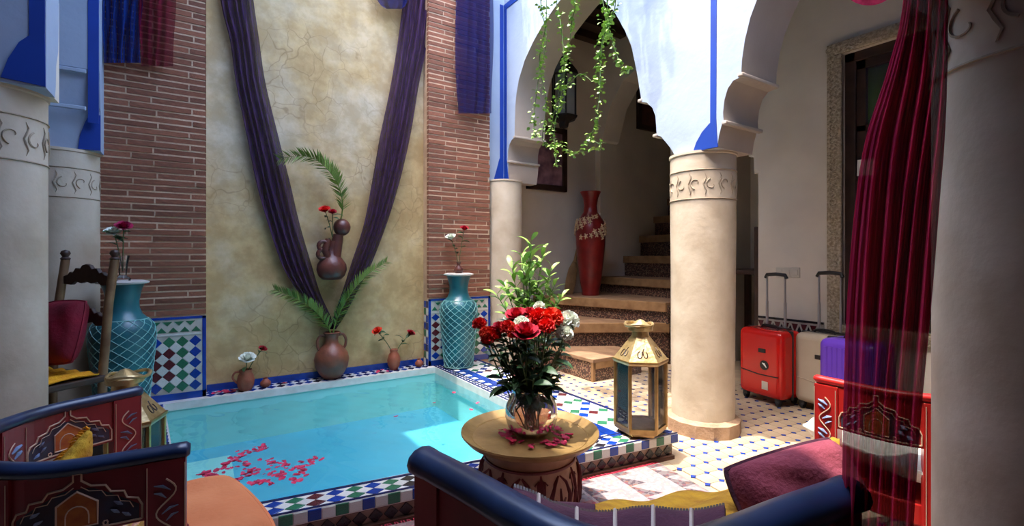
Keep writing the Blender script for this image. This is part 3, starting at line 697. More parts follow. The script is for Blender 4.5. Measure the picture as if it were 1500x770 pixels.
tag(obj('blind', MB().grid(lambda u, v: (4.30+.012*math.sin(u*40), .7+u*.95, 2.02+v*.6), 40, 4), 'green_wall', smooth=60, solid=.006), 'green cloth blind behind the upper window panes', 'blind')
tag(obj('cloth_hanging', MB().grid(lambda u, v: (4.30+.02*math.sin(u*30), .7+u*.95, 1.25+v*.76), 40, 4), 'blue_cloth', smooth=60, solid=.006), 'dark blue cloth hanging behind the lower window panes', 'cloth')
n_ = on_x(1268, 245, X0-.004)
tag(obj('paper_note', MB().obox(n_, (.001,0,0), (0,.052,.003), (0,-.002,.058)), 'paper'), 'white sheet of paper fixed to the dark window casement', 'paper')
# switch plates
for px, lab in ((1143, 'square white switch plate farthest from the carved window surround'), (1154, 'square white switch plate between its two neighbours behind the suitcases'), (1166, 'square white switch plate closest to the carved window surround')):
    p = on_x(px, 399, WR); t = thing('wall_switch', lab, 'switch', p, group='switch plates behind the suitcases')
    obj('plate', MB().box(-.008, .002, -.032, .032, -.04, .04), 'switch', t, bevel=.003); obj('rocker', MB().box(-.012, -.006, -.017, .017, -.022, .022), 'switch', t, bevel=.002)
# tiled dado strip on the window wall
bb = struct('baseboard_right', MB().box(WR-.012, WR+.005, 1.75, 2.255, 0, .60), 'grout', label='tiled dado with a band of black triangles on the window wall', cat='dado')
obj('border_strip', MB().box(WR-.017, WR-.01, 1.75, 2.255, .585, .602), 'tile_black', bb); obj('border_strip', MB().box(WR-.017, WR-.01, 1.75, 2.255, .445, .46), 'tile_black', bb)
for k in range(7):
    put('tile', piece('triangle', 'tile_black'), frame((WR-.012, 1.79+k*.068, .515), (0,-.062,0), (0,0,.085), (-.004,0,0)), bb)
    put('tile', piece('triangle', 'tile_maroon'), frame((WR-.012, 1.824+k*.068, .535), (0,-.05,0), (0,0,-.07), (-.003,0,0)), bb)
tiles(bb, (WR-.012, 1.75, .01), (0,.5,0), (0,0,.43), (-1,0,0), 7, 6, lambda i, j: ('tile_green','tile_black','tile_blue')[(i+j) % 3])
# dim passage: door frame and console table
dr = thing('door_1', None, None, (4.05, 2.30, 0)); dr['kind'] = 'structure'
obj('door_jamb', MB().box(4.12, 4.20, 2.24, 2.40, -.002, 1.36), 'wood_dark', dr, world=True, bevel=.006)
obj('door_leaf', MB().box(4.20, 4.75, 2.26, 2.30, -.002, 1.34), 'wood_dark', dr, world=True)
ct = thing('console_table', 'dark wooden console table in the dim passage behind the column', 'table', (4.5, 2.6, 0))
obj('table_top', MB().box(4.28, 4.9, 2.42, 2.93, .93, .97), 'wood_dark', ct, world=True, bevel=.006)
for x in (4.33, 4.85):
    for y in (2.46, 2.89): obj('leg', MB().box(x-.025, x+.025, y-.025, y+.025, 0, .935), 'wood_dark', ct, world=True)
obj('apron', MB().box(4.33, 4.85, 2.455, 2.475, .84, .935), 'wood_dark', ct, world=True)

# ------------------------------------------------------------------ picture, hanging lantern on the stair wall
p0, p1 = on_y(772, 276, YW-.03), on_y(830, 190, YW-.03)
pc = thing('framed_picture', 'dark wood framed picture in pink and grey on the stair wall', 'picture', ((p0.x+p1.x)/2, YW-.02, p0.z))
wd, ht = p1.x-p0.x, p1.z-p0.z
for (x0, x1, z0, z1) in ((-wd/2, wd/2, 0, .07), (-wd/2, wd/2, ht-.07, ht), (-wd/2, -wd/2+.07, 0, ht), (wd/2-.07, wd/2, 0, ht)): obj('frame', MB().box(x0, x1, -.03, .02, z0, z1), 'wood_dark', pc, bevel=.008)
obj('painting', MB().box(-wd/2+.06, wd/2-.06, -.008, .015, .06, ht-.06), 'picture', pc)
q0, q1 = on_y(934, 188, YW-.03), on_y(975, 130, YW-.03)
pc2 = thing('framed_picture', 'small dark framed picture hanging above the upper steps', 'picture', ((q0.x+q1.x)/2, YW-.02, q0.z))
wd, ht = q1.x-q0.x, q1.z-q0.z
for (x0, x1, z0, z1) in ((-wd/2, wd/2, 0, .07), (-wd/2, wd/2, ht-.07, ht), (-wd/2, -wd/2+.07, 0, ht), (wd/2-.07, wd/2, 0, ht)): obj('frame', MB().box(x0, x1, -.03, .02, z0, z1), 'wood_dark', pc2, bevel=.008)
obj('painting', MB().box(-wd/2+.06, wd/2-.06, -.008, .015, .06, ht-.06), 'clay_dark', pc2)
hp = at(826, 140, 5.2)
hl = thing('hanging_lantern', 'dark iron hexagonal lantern on a chain inside the stair arch', 'lantern', hp)
obj('cage', MB().lathe([(.0,-.36),(.05,-.34),(.06,-.29),(.15,-.25),(.155,-.23),(.13,-.22)], 6), 'iron', hl)
obj('crown', MB().lathe([(.13,.2),(.165,.21),(.15,.25),(.07,.36),(.03,.42),(0,.43)], 6), 'iron', hl)
for k in range(6):
    a = k*PI/3; obj('post', MB().tube([(.13*math.cos(a), .13*math.sin(a), -.23), (.13*math.cos(a), .13*math.sin(a), .21)], .012, 5), 'iron', hl)
    b = a+PI/6; rr = .125*math.cos(PI/6); obj('pane', MB().obox((rr*math.cos(b), rr*math.sin(b), -.01), (-.06*math.sin(b), .06*math.cos(b), 0), (.002*math.cos(b), .002*math.sin(b), 0), (0,0,.21)), 'glass_frost', hl)
obj('chain', MB().tube([(0,0,.42),(0,0,CEIL-hp.z-.08)], .008, 5), 'iron', hl)

# ------------------------------------------------------------------ red floor vase and paddle on the landing
vp = on_z(865, 431, .63); vp = Vector((vp.x*.985, vp.y*.985, .63))
fv = thing('floor_vase', 'tall dark red floor vase with a cream floral shoulder on the stair landing', 'vase', vp)
prof = [(0,0),(.105,0),(.11,.02),(.10,.04),(.125,.15),(.155,.40),(.175,.62),(.18,.78),(.165,.88),(.12,.95),(.085,1.0),(.075,1.08),(.09,1.17),(.125,1.245),(.12,1.25),(.08,1.16),(.06,1.05)]
obj('body', MB().lathe(prof, 32), 'vase_red', fv, smooth=50)
fb = MB()
for k in range(60):
    a = k*2.4; z = .69 + .25*((k*.7548) % 1); r = interp([(.62,.175),(.78,.18),(.88,.165),(.95,.12)], z)+.006
    for pet in range(5):
        q = pet*2*PI/5 + k; da, dz = .026*math.cos(q)/r, .034*math.sin(q)
        fb.tube([(r*math.cos(a), r*math.sin(a), z), ((r+.004)*math.cos(a+da*.6), (r+.004)*math.sin(a+da*.6), z+dz*.6), (r*math.cos(a+da*1.1), r*math.sin(a+da*1.1), z+dz*1.1)], [.004,.009,.003], 4)
tag(obj('floral_band', fb, 'cream_paint', fv), kind='stuff')
pd = on_z(832, 431, .63)
pad = thing('wooden_paddle', 'long ochre wooden paddle leaning on the wall beside the red floor vase', 'paddle', (pd.x, pd.y, .63))
top = on_y(846, 364, YW-.05) - Vector((pd.x, pd.y, .63))
obj('blade', MB().tube([(0,0,.0), top*.25, top*.5, top*.72], [.07,.085,.075,.03], 10, flat=.2, up=(0,1,0)), 'wood_nosing', pad, smooth=60)
obj('handle', MB().tube([top*.68, top], [.022,.016], 8), 'wood_nosing', pad, smooth=60)

# ================================================================== THINGS
# ------------------------------------------------------------------ rug
rug_poly = [(.10, 1.975), (2.03, 1.70), (1.86, .50), (.0, .78)]
rc = Vector((1.0, 1.25, .003)); rug = thing('kilim_rug', 'flat woven kilim rug with red, white and black patterned stripes', 'rug', rc, R(-8))
def rug_fn(u, v):
    a = Vector(rug_poly[3]).lerp(Vector(rug_poly[2]), u); b = Vector(rug_poly[0]).lerp(Vector(rug_poly[1]), u); p = a.lerp(b, v)
    return (p.x, p.y, .010 + .0015*math.sin(u*60)*math.sin(v*37))
obj('weave', MB().grid(rug_fn, 40, 30), 'kilim', rug, world=True, solid=.006, smooth=60)
fm = MB()
for k in range(150):
    p = Vector(rug_fn(k/149, 1)); q = random.uniform(-.01, .01)
    fm.tube([p, p + Vector((q*.5, .02, -.003)), p + Vector((q, .042, -.008))], [.004,.004,.0015], 4)
obj('fringe', fm, 'fringe', rug, world=True)

# ------------------------------------------------------------------ flower kit
def petal_grid(mb, M, w, h, curl, cup, n=4):
    def fn(u, v):
        x = (u-.5)*2; ww = w*math.sin(PI*min(1, .12+.88*v)**.62)*.5 if v < 1 else w*.12
        ww = w*.5*(math.sin(PI*(.08+.80*v))**.7)
        return M @ Vector((x*ww, cup*(x*x)*w + curl*v*v, v*h))
    mb.grid(fn, n, n)
def rose_mesh(m, r=1.0, layers=4, ruffle=0, key=[0]):
    key[0] += 1; rnd = random.Random(key[0]); mb = MB()
    for L in range(layers):
        n = 3 + L*2; f = (L+.6)/layers
        for k in range(n):
            a = 2*PI*k/n + L*.7 + rnd.uniform(-.2, .2); lean = .08 + f*(.75 + .2*rnd.random())
            M = Matrix.Rotation(a, 4, 'Z') @ Matrix.Translation((0, -r*.12*f, -.35*r)) @ Matrix.Rotation(lean, 4, 'X')
            petal_grid(mb, M, r*(.55+.55*f), r*(.95+.15*f)*(1-.18*f*rnd.random()), -r*.22*f, r*.16*(1-f)+ruffle*rnd.uniform(-.2, .2)*r)
    mb.ball((0,0,-.35*r), r*.2, r*.2, r*.22, 8, 6)
    return mb.mesh('bloom', m, 60)
def mum_mesh(m, r=1.0, key=[50]):
    key[0] += 1; rnd = random.Random(key[0]); mb = MB()
    for k in range(70):
        z = 1 - 1.15*(k+.5)/70; a = k*2.39996; s_ = math.sqrt(max(0, 1-z*z)); d = Vector((math.cos(a)*s_, math.sin(a)*s_, z))
        u = d.orthogonal().normalized(); v = d.cross(u); ang = rnd.random()*6; u, v = u*math.cos(ang)+v*math.sin(ang), v*math.cos(ang)-u*math.sin(ang)
        wv = r*.26; mb.add([d*r*.45-u*wv*.3, d*r*.45+u*wv*.3, d*r*.85+u*wv, d*r*(1+.1*rnd.random())+u*wv*.5+v*r*.1, d*r*(1+.1*rnd.random())-u*wv*.5-v*r*.08, d*r*.85-u*wv], [(0,1,2,5),(5,2,3,4)])
    mb.ball((0,0,0), r*.6, n=10, m=6)
    return mb.mesh('bloom', m, 70)
BLOOM = {c: rose_mesh('rose_'+c) for c in ('crimson', 'red', 'orange', 'white', 'magenta')}
MUM = {c: mum_mesh('rose_'+c) for c in ('red', 'orange', 'white', 'crimson')}
def leaf_mesh(m, name='leaf', wid=.36, fold=.12):
    mb = MB(); n = 5; rows = []
    for i in range(n+1):
        t = i/n; w_ = wid*math.sin(PI*(.04+.94*t))**.8*.5; z = .16*math.sin(t*PI*.9)
        mb.v += [(-w_, t, z+fold*w_*2), (0, t, z), (w_, t, z+fold*w_*2)]
    for i in range(n):
        for k in range(2): mb.f.append((i*3+k, i*3+k+1, i*3+k+4, i*3+k+3))
    return mb.mesh(name, m, 60)
LEAF = {c: leaf_mesh('leaf_'+c) for c in ('bright', 'dark', 'vine')}
LEAF['oleander'] = leaf_mesh('leaf_bright', wid=.30)
def aim(p, d, roll=0, s_=1.0, axis='Y'):
    """matrix at p whose local +Y (or +Z) follows d"""
    q = Vector(d).to_track_quat(axis, 'Z' if axis == 'Y' else 'Y')
    return Matrix.Translation(p) @ q.to_matrix().to_4x4() @ Matrix.Rotation(roll, 4, axis) @ Matrix.Diagonal((s_, s_, s_, 1))
def flower(base, head, bloom, r, label, group=None, leaves=3, name='rose', cat='rose', leaf='dark', ls=.05, bend=.02, l0=.35, l1=.85):
    base, head = Vector(base), Vector(head); t = thing(name, label, cat, base, group=group)
    side = (head-base).cross(Vector((0,0,1)));
    if side.length > 1e-4: side.normalize()
    pts = spline([base, base.lerp(head, .4) + Vector((0,0,bend)), base.lerp(head, .8) + Vector((0,0,bend*.6)), head], 4)
    obj('stem', MB().tube(pts, .0032, 5), 'stem', t, world=True, smooth=60)
    d = (pts[-1]-pts[-3]).normalized()*.6 + Vector((0,0,.5)) + (Vector((0,0,CAM_H)) - head).normalized()*.45
    if r < .045 and name == 'rose' and group is None: r *= 1.35; ls *= 1.2
    put('bloom', bloom, aim(head + d.normalized()*r*.3, d, random.random()*6, r, 'Z'), t)
    for k in range(leaves):
        f = lerp(l0, l1, (k+.5)/leaves); p = pts[int(f*(len(pts)-1))]; a = random.random()*6.28
        put('leaf', LEAF[leaf], aim(p, (math.cos(a), math.sin(a), random.uniform(-.3, .5)), random.uniform(-.6, .6), ls*random.uniform(.8, 1.3)), t)
    return t

# ------------------------------------------------------------------ turquoise net-covered vases
def net_vase(loc, H, Rm, label):
    t = thing('lattice_vase', label, 'vase', loc)
    k = Rm/.165; prof = [(0,0),(.115*k,0),(.125*k,.015),(.135*k,H*.15),(.15*k,H*.35),(.163*k,H*.52),(.165*k,H*.60),(.155*k,H*.66),(.125*k,H*.70),(.098*k,H*.735),(.083*k,H*.78),(.08*k,H*.83),(.09*k,H*.90),(.108*k,H*.965)]
    body = obj('body', MB().lathe(prof, 36), 'turquoise', t, smooth=50)
    obj('rim', MB().lathe([(.10*k,H*.955),(.13*k,H*.965),(.132*k,H*.975),(.10*k,H*.985),(.0,H*.978)], 36), 'vase_rim', t, smooth=50)
    tab = [(p[1], p[0]) for p in prof[1:]]; mb = MB(); n = 14
    for s_ in (-1, 1):
        for q in range(n):
            pts = []
            for i in range(37):
                z = H*.02 + i/36*H*.68; r = interp(tab, z)+.0015; a = 2*PI*q/n + s_*i/36*4.4
                pts.append((r*math.cos(a), r*math.sin(a), z))
            mb.tube(pts, .0024, 4, False)
    for z in (H*.02, H*.70): mb.tube([(interp(tab, z)*math.cos(a*PI/18), interp(tab, z)*math.sin(a*PI/18), z) for a in range(37)], .004, 5, False)
    obj('net', mb, 'net', t)
    return t
VL, VR = Vector((-.362, 3.74, ZC)), Vector((1.93, 3.80, ZC))
d = ray(670); VR = Vector((d[0]*4.24, d[1]*4.24, ZC)); VR.y = min(VR.y, 3.79); d = ray(180); VL = Vector((d[0]*2.94, d[1]*2.94, ZC))
HV = .835
net_vase(VL, HV, .165, 'turquoise vase wrapped in pale net beside the high-backed chair')
net_vase(VR, HV, .165, 'turquoise vase wrapped in pale net in the corner by the half column')
def bud_vase(loc, m, label, h=.12, r=.026, glass=False):
    t = thing('bud_vase', label, 'vase', loc)
    obj('body', MB().lathe([(0,0),(r*1.25,0),(r*1.3,h*.1),(r*.6,h*.22),(r*.75,h*.5),(r*.95,h*.8),(r*1.15,h),(r,h),(r*.6,h*.5)] if glass else [(0,0),(r*.9,0),(r*1.4,h*.25),(r*1.35,h*.45),(r*.5,h*.7),(r*.5,h*.85),(r*.8,h)], 20), m, t, smooth=50)
    return t
zt = ZC + HV*.98
bud_vase((VL.x, VL.y, zt), 'glass', 'slim clear glass vase standing on the turquoise vase by the high-backed chair', .155, .03, True)
flower((VL.x, VL.y, zt+.06), at(181, 334, 2.9), BLOOM['magenta'], .034, 'magenta rose in the slim glass vase on the turquoise vase', leaves=5, ls=.05, l0=.45, l1=.98)
flower((VL.x, VL.y, zt+.06), at(167, 342, 2.9), BLOOM['white'], .034, 'white rose in the slim glass vase on the turquoise vase', leaves=5, ls=.05, l0=.45, l1=.98)
bud_vase((VR.x, VR.y, zt), 'clay_dark', 'tiny dark round vase standing on the turquoise vase by the half column', .10, .03)
flower((VR.x, VR.y, zt+.07), at(661, 349, 4.24), BLOOM['white'], .036, 'white rose in the tiny dark vase before the brick panel', leaves=5, ls=.055, l0=.3)
flower((VR.x, VR.y, zt+.07), at(680, 336, 4.24), BLOOM['crimson'], .03, 'dark red rose in the tiny dark vase before the brick panel', leaves=4, ls=.055, l0=.3)

# ------------------------------------------------------------------ terracotta pots on the ledge and the wall jug
def handle(mb, pts, r): mb.tube(spline(pts, 6), r, 7); return mb
LZ = ZC + .004
am = on_z(486, 553, LZ); am.y = BACK-.09; am.x = on_y(486, 520, am.y).x
amp = thing('amphora', 'brown clay amphora with two handles holding palm fronds on the pool ledge', 'jug', (am.x, am.y, LZ))
obj('body', MB().lathe([(0,0),(.06,0),(.09,.03),(.122,.09),(.132,.15),(.12,.20),(.085,.245),(.052,.275),(.047,.31),(.055,.345),(.068,.36),(.06,.365),(.04,.34)], 30), 'clay_brown', amp, smooth=50)
for s_ in (-1, 1): obj('handle', handle(MB(), [(s_*.048,0,.335),(s_*.085,0,.34),(s_*.108,0,.30),(s_*.105,0,.25),(s_*.09,0,.225)], .011), 'clay_brown', amp, smooth=60)
jw = on_y(360, 575, BACK-.11)
sj = thing('clay_jug', 'small terracotta jug with one handle and a white rose on the ledge', 'jug', (jw.x, jw.y, LZ))
obj('body', MB().lathe([(0,0),(.038,0),(.052,.03),(.058,.07),(.05,.105),(.04,.125),(.044,.145),(.04,.147),(.034,.12)], 24), 'terracotta', sj, smooth=50)
obj('handle', handle(MB(), [(-.04,0,.135),(-.07,0,.13),(-.082,0,.095),(-.055,0,.055)], .007), 'terracotta', sj, smooth=60)
flower((jw.x, jw.y, LZ+.10), on_y(362, 527, BACK-.12), BLOOM['white'], .042, 'large white rose in the small terracotta jug on the ledge', leaves=3, ls=.06, l0=.3)
flower((jw.x, jw.y, LZ+.10), on_y(384, 512, BACK-.10), BLOOM['crimson'], .024, 'small dark red rose leaning out of the terracotta jug on the ledge', leaves=5, ls=.055, l0=.4, l1=1)
pw = on_y(577, 542, BACK-.09)
sp_ = thing('clay_pot', 'small terracotta pot with red roses on the ledge near the right brick panel', 'pot', (pw.x, pw.y, LZ))
obj('body', MB().lathe([(0,0),(.03,0),(.05,.04),(.056,.085),(.045,.125),(.03,.15),(.036,.172),(.03,.174),(.02,.15)], 24), 'terracotta', sp_, smooth=50)
flower((pw.x, pw.y, LZ+.12), on_y(553, 486, BACK-.09), BLOOM['orange'], .033, 'orange-red rose in the small terracotta pot on the ledge', leaves=6, ls=.065, l0=.4, l1=1)
flower((pw.x, pw.y, LZ+.12), on_y(601, 489, BACK-.09), BLOOM['crimson'], .03, 'dark red rose leaning away from the small terracotta pot on the ledge', leaves=6, ls=.065, l0=.3, l1=.9)
for (px, py, lab) in ((389, 570, 'tiny round clay cup on the ledge beside the one-handled jug'), (614, 538, 'tiny round clay cup on the ledge at the foot of the brick pilaster')):
    q = on_y(px, py, BACK-.10); t = thing('clay_cup', lab, 'cup', (min(q.x, 1.655), q.y, LZ))
    obj('body', MB().lathe([(0,0),(.02,0),(.036,.018),(.036,.035),(.022,.052),(.014,.06),(.016,.07),(.008,.068)], 18), 'terracotta', t, smooth=50)
# wall jug
jp = on_y(486, 410, BACK-.10)
wj = thing('wall_jug', 'dark glossy clay wall jug with round knob hung on the plaster wall', 'jug', (jp.x, jp.y, jp.z))
obj('body', MB().lathe([(0,0),(.07,.005),(.10,.035),(.115,.08),(.11,.125),(.085,.165),(.055,.20),(.045,.26),(.048,.31)], 28, sy=.8), 'clay_dark', wj, smooth=50)
obj('neck', MB().tube([(.02,0,.18),(.035,0,.27),(.05,0,.36)], [.05,.045,.04], 14), 'clay_dark', wj, smooth=60)
obj('knob', MB().ball((.075,-.01,.42), .068, .06, .07, 16, 10), 'clay_dark', wj, smooth=60)
for (x, z) in ((-.07, .27), (-.075, .205)): obj('ring_handle', MB().tube([(x+.035*math.cos(a*PI/8), -.03, z+.035*math.sin(a*PI/8)) for a in range(17)], .016, 8), 'clay_dark', wj, smooth=60)
obj('spout', MB().tube([(-.02,-.02,.16),(-.06,-.03,.24),(-.03,-.02,.32)], [.03,.028,.024], 10), 'clay_dark', wj, smooth=60)
obj('hook', MB().tube([(0,.0,.3),(0,.095,.33)], .006, 6), 'iron', wj)
jt = Vector((jp.x, jp.y-.02, jp.z+.34))
flower(jt, on_y(476, 309, BACK-.14), BLOOM['red'], .034, 'bright red rose in the wall jug below the palm frond', leaves=4, ls=.06, l0=.2)
flower(jt, on_y(487, 312, BACK-.15), BLOOM['crimson'], .026, 'dark crimson rose in the wall jug beside the bright one', leaves=4, ls=.06, l0=.2)

LEAFLET = MB().add([(-.07,0,0),(.07,0,0),(.11,.4,.012),(-.11,.4,.012),(0,1,-.03),(0,.4,-.02),(0,0,-.01)], [(0,6,5,3),(6,1,2,5),(3,5,4),(5,2,4)]).mesh('leaflet', 'leaf_palm')
def frond(pts, label, ln=.11, n=58):
    """pts: list of world points along the rachis"""
    P = spline(pts, 12); t = thing('palm_frond', label, 'palm frond', P[0])
    obj('rachis', MB().tube(P, [lerp(.006, .0015, i/(len(P)-1)) for i in range(len(P))], 6), 'leaf_palm', t, world=True, smooth=60)
    for k in range(n):
        f = .16 + .84*k/(n-1); x = f*(len(P)-1); i = min(int(x), len(P)-2); p = P[i].lerp(P[i+1], x-i); d = (P[i+1]-P[i]).normalized()
        nrm = Vector((0, -1, 0)); side = d.cross(nrm).normalized()
        for s_ in (-1, 1):
            dirv = d*.75 + side*s_*.75 + Vector((0, random.uniform(-.5, .15), random.uniform(-.12, .12)))
            put('leaflet', LEAFLET, aim(p, dirv, random.uniform(-.5, .5), ln*(.55+.55*math.sin(PI*min(1, .12+f*.8)))*random.uniform(.85, 1.1)), t)
yq = BACK-.10
frond([on_y(px, py, yq-o) for px, py, o in ((497,332,.0),(502,300,.02),(494,268,.04),(472,240,.05),(443,228,.06),(410,232,.05))], 'arching palm frond rising out of the wall jug', .095)
frond([on_y(px, py, yq-o) for px, py, o in ((486,492,.0),(478,474,.02),(458,452,.04),(432,436,.06),(402,424,.06))], 'drooping palm frond in the amphora that leans towards the one-handled jug', .085)
frond([on_y(px, py, yq-o) for px, py, o in ((487,492,.0),(494,466,.02),(512,432,.04),(536,404,.05),(566,383,.05))], 'upright palm frond in the amphora that points to the right brick panel', .085)

# ------------------------------------------------------------------ gauze drapes on the back wall
def drape(tab, ydepth, label, m, name='gauze_drape', cat='drape', pleats=5, amp=.022, group=None):
    """tab: (py, px_left, px_right) rows; hangs before the wall at ydepth"""
    rows = spline([(a, b, c) for a, b, c in tab], 6); n = len(rows)-1
    def fn(u, v):
        x = v*n; i = min(int(x), n-1); r = rows[i].lerp(rows[i+1], x-i)
        wdt = (r[2]-r[1]); px = r[1] + u*wdt + math.sin(v*9+u*17)*wdt*.02
        return on_y(px, r[0], ydepth - .03 - amp*math.sin(u*PI)*.6 - amp*math.sin(u*2*PI*pleats + v*2.2))
    t = thing(name, label, cat, fn(.5, 1), group=group)
    obj('cloth', MB().grid(fn, pleats*10, n*2), m, t, world=True, smooth=80)
    return t
drape([(-150,302,352),(0,322,372),(60,336,380),(120,345,388),(200,362,407),(270,377,425),(330,394,440),(390,414,458),(430,438,470),(462,464,484),(482,480,489)], BACK-.02, 'long purple gauze drape sweeping from the side of the maroon-tiled panel to the amphora', 'gauze_purple')
drape([(-150,610,650),(0,590,634),(60,582,626),(130,571,612),(200,557,600),(270,545,584),(330,533,566),(390,513,543),(430,500,522),(462,489,505),(482,484,492)], BACK-.02, 'long purple gauze drape sweeping from beside the half column to the amphora', 'gauze_purple')
drape([(-60,150,208),(0,150,208),(45,150,206),(92,152,205)], BRICK_Y-.02, 'short blue gauze valance over the top of the brick panel', 'gauze_blue', pleats=4)
drape([(-60,204,258),(0,204,257),(50,205,256),(97,207,253)], BRICK_Y-.02, 'short crimson gauze valance beside the blue one over the brick panel', 'gauze_crimson', pleats=4)
drape([(-60,666,722),(0,667,722),(80,668,722),(140,669,721),(166,671,719)], BRICK_Y-.02, 'navy gauze valance hanging over the brick panel by the half column', 'gauze_navy', pleats=4)
drape([(-80,540,602),(-20,548,600),(5,556,596),(13,566,588)], BACK-.06, 'tip of a dark blue gauze swag at the top of the plaster wall', 'gauze_navy', pleats=3)

# ------------------------------------------------------------------ brass lanterns
def brass_lantern(loc, rz, s_, label):
    t = thing('brass_lantern', label, 'lantern', loc, rz); h0, h1, r = .035*s_, .40*s_, .135*s_
    ca = [(math.cos(k*PI/3), math.sin(k*PI/3)) for k in range(6)]
    obj('base', MB().lathe([(0,0),(r*.8,0),(r*.85,.006*s_),(r*.85,.018*s_),(r*1.04,.024*s_),(r*1.04,.038*s_),(0,.038*s_)], 6), 'brass', t, bevel=.002)
    for k in range(6):
        x, y = ca[k]; x2, y2 = ca[(k+1) % 6]
        obj('corner_post', MB().tube([(x*r, y*r, h0), (x*r, y*r, h1)], .010*s_, 6), 'brass', t)
        a, b = Vector((x*r, y*r, 0)), Vector((x2*r, y2*r, 0)); m_ = (a+b)/2; e = (b-a)/2
        pn = obj('pane', MB().obox(m_*.985 + Vector((0,0,(h0+h1)/2)), e*.94, m_.normalized()*.0015, (0,0,(h1-h0)/2)), 'glass' if k % 2 else 'glass', t)
        for z in (h0+.008*s_, h1-.008*s_): obj('rail', MB().obox(m_ + Vector((0,0,z)), e*.97, m_.normalized()*.006*s_, (0,0,.008*s_)), 'brass', pn)
        # roof panel with pierced scrolls
        q0, q1 = Vector((x*r*1.12, y*r*1.12, h1)), Vector((x2*r*1.12, y2*r*1.12, h1)); t0, t1 = Vector((x*r*.36, y*r*.36, h1+.13*s_)), Vector((x2*r*.36, y2*r*.36, h1+.13*s_))
        rp = obj('roof_panel', MB().add([q0, q1, t1, t0, q0*.97, q1*.97, t1*.97, t0*.97], [(0,1,2,3),(4,7,6,5),(0,4,5,1),(2,6,7,3)]), 'brass_bright', t)
        sc = MB(); nrm = (q1-q0).cross(t0-q0).normalized(); nrm = nrm if nrm.dot(m_) > 0 else -nrm
        for c_ in (.36, .64):
            pts = []
            for i in range(14):
                f = i/13; aa = f*5.5*(1 if c_ < .5 else -1) + 1.2; rad = .05+.10*f
                u, v = c_ + rad*math.cos(aa)*.9, .36 + rad*math.sin(aa)*1.4
                pts.append((q0.lerp(q1, u)).lerp(t0.lerp(t1, u), v) + nrm*.001)
            sc.tube(pts, .0028*s_, 4)
        obj('pierced_scroll', sc, 'wood_dark', rp)
    obj('eave', MB().lathe([(r*.9,h1-.004*s_),(r*1.13,h1-.002*s_),(r*1.13,h1+.008*s_),(r*.9,h1+.012*s_)], 6), 'brass', t)
    obj('collar', MB().lathe([(r*.36,h1+.125*s_),(r*.33,h1+.155*s_),(r*.5,h1+.16*s_),(r*.5,h1+.18*s_),(r*.3,h1+.195*s_),(r*.12,h1+.215*s_),(0,h1+.22*s_)], 12), 'brass_bright', t, smooth=40)
    obj('ring_handle', MB().tube([(r*.55*math.cos(a*PI/10)+r*.1, r*.55*math.sin(a*PI/10), h1+.19*s_+.006*math.sin(a)) for a in range(21)], .008*s_, 6), 'brass_bright', t, smooth=60)
    return t
lb = on_z(938, 632, ZC+.004); brass_lantern((lb.x, lb.y, ZC+.004), R(-33.1+90+22), 1.0, 'tall hexagonal brass and glass lantern on the sunlit kerb corner beside the column')
d = ray(183); brass_lantern((d[0]*2.06, d[1]*2.06, 0), R(10), 1.0, 'brass lantern with pierced roof half hidden behind the red painted armchair')

# ------------------------------------------------------------------ tea table
d = ray(776); TC = Vector((d[0]*2.05, d[1]*2.05, .016))
tt = thing('tea_table', 'round brass tray table on a carved clay drum beside the pool', 'table', TC)
pp = [(0,0),(.175,0),(.185,.02),(.205,.07),(.212,.13),(.208,.19),(.19,.245),(.172,.285),(.165,.315),(0,.315)]
drum = obj('drum', MB().lathe(pp, 44), 'pedestal', tt, smooth=45)
ptab = [(q[1], q[0]) for q in pp[1:-1]]; mo = MB()
def ondrum(a, z, o=.002): r = interp(ptab, z)+o; return (r*math.cos(a), r*math.sin(a), z)
for k in range(8):
    a0 = 2*PI*k/8; da = 2*PI/8
    for s_ in (-1, 1):
        mo.tube([ondrum(a0 + s_*da*x, z) for x, z in ((.02,.225),(.16,.20),(.27,.15),(.22,.10),(.10,.085),(.08,.12),(.15,.14))], [.004,.010,.013,.011,.009,.007,.004], 6, flat=.3)
        mo.tube([ondrum(a0 + s_*da*x, z) for x, z in ((.06,.04),(.18,.05),(.34,.10),(.46,.16),(.42,.215),(.34,.20))], [.010,.012,.012,.011,.008,.004], 6, flat=.3)
        mo.tube([ondrum(a0 + s_*da*x, z) for x, z in ((.50,.02),(.42,.035),(.36,.06))], [.012,.010,.004], 6, flat=.3)
    mo.tube([ondrum(a0, z) for z in (.03,.08,.13,.18)], [.006,.012,.009,.003], 6, flat=.3)
    mo.tube([ondrum(a0+da*.5, z) for z in (.07,.12,.19,.235)], [.004,.010,.010,.004], 6, flat=.3)
obj('carved_arabesque', mo, 'pedestal_motif', drum, smooth=60)
for z in (.018, .243): obj('ring_band', MB().tube([ondrum(2*PI*k/44, z, .001) for k in range(45)], .006, 6, False), 'pedestal_motif', drum, smooth=60)
tz = .325
tray = obj('tray', MB().lathe([(0,tz),(.23,tz),(.262,tz+.004),(.285,tz+.022),(.291,tz+.024),(.292,tz+.018),(.27,tz-.006),(.235,tz-.014),(0,tz-.014)], 64), 'tray_brass', tt, smooth=40)
obj('engraved_ring', MB().tube([(.245*math.cos(a*PI/32), .245*math.sin(a*PI/32), tz+.0012) for a in range(65)], .002, 4, False), 'brass', tray)
TZ = TC.z + tz
BC = TC + Vector((.005, -.005, tz))
bowl = thing('glass_bowl', 'round clear glass bowl vase with red-tinted water on the brass tray', 'vase', BC)
gb = [(.03,.002),(.07,.008),(.10,.04),(.113,.085),(.108,.13),(.088,.17),(.078,.185),(.085,.20)]
obj('glass', MB().lathe(gb, 40), 'glass_bowl', bowl, smooth=60)
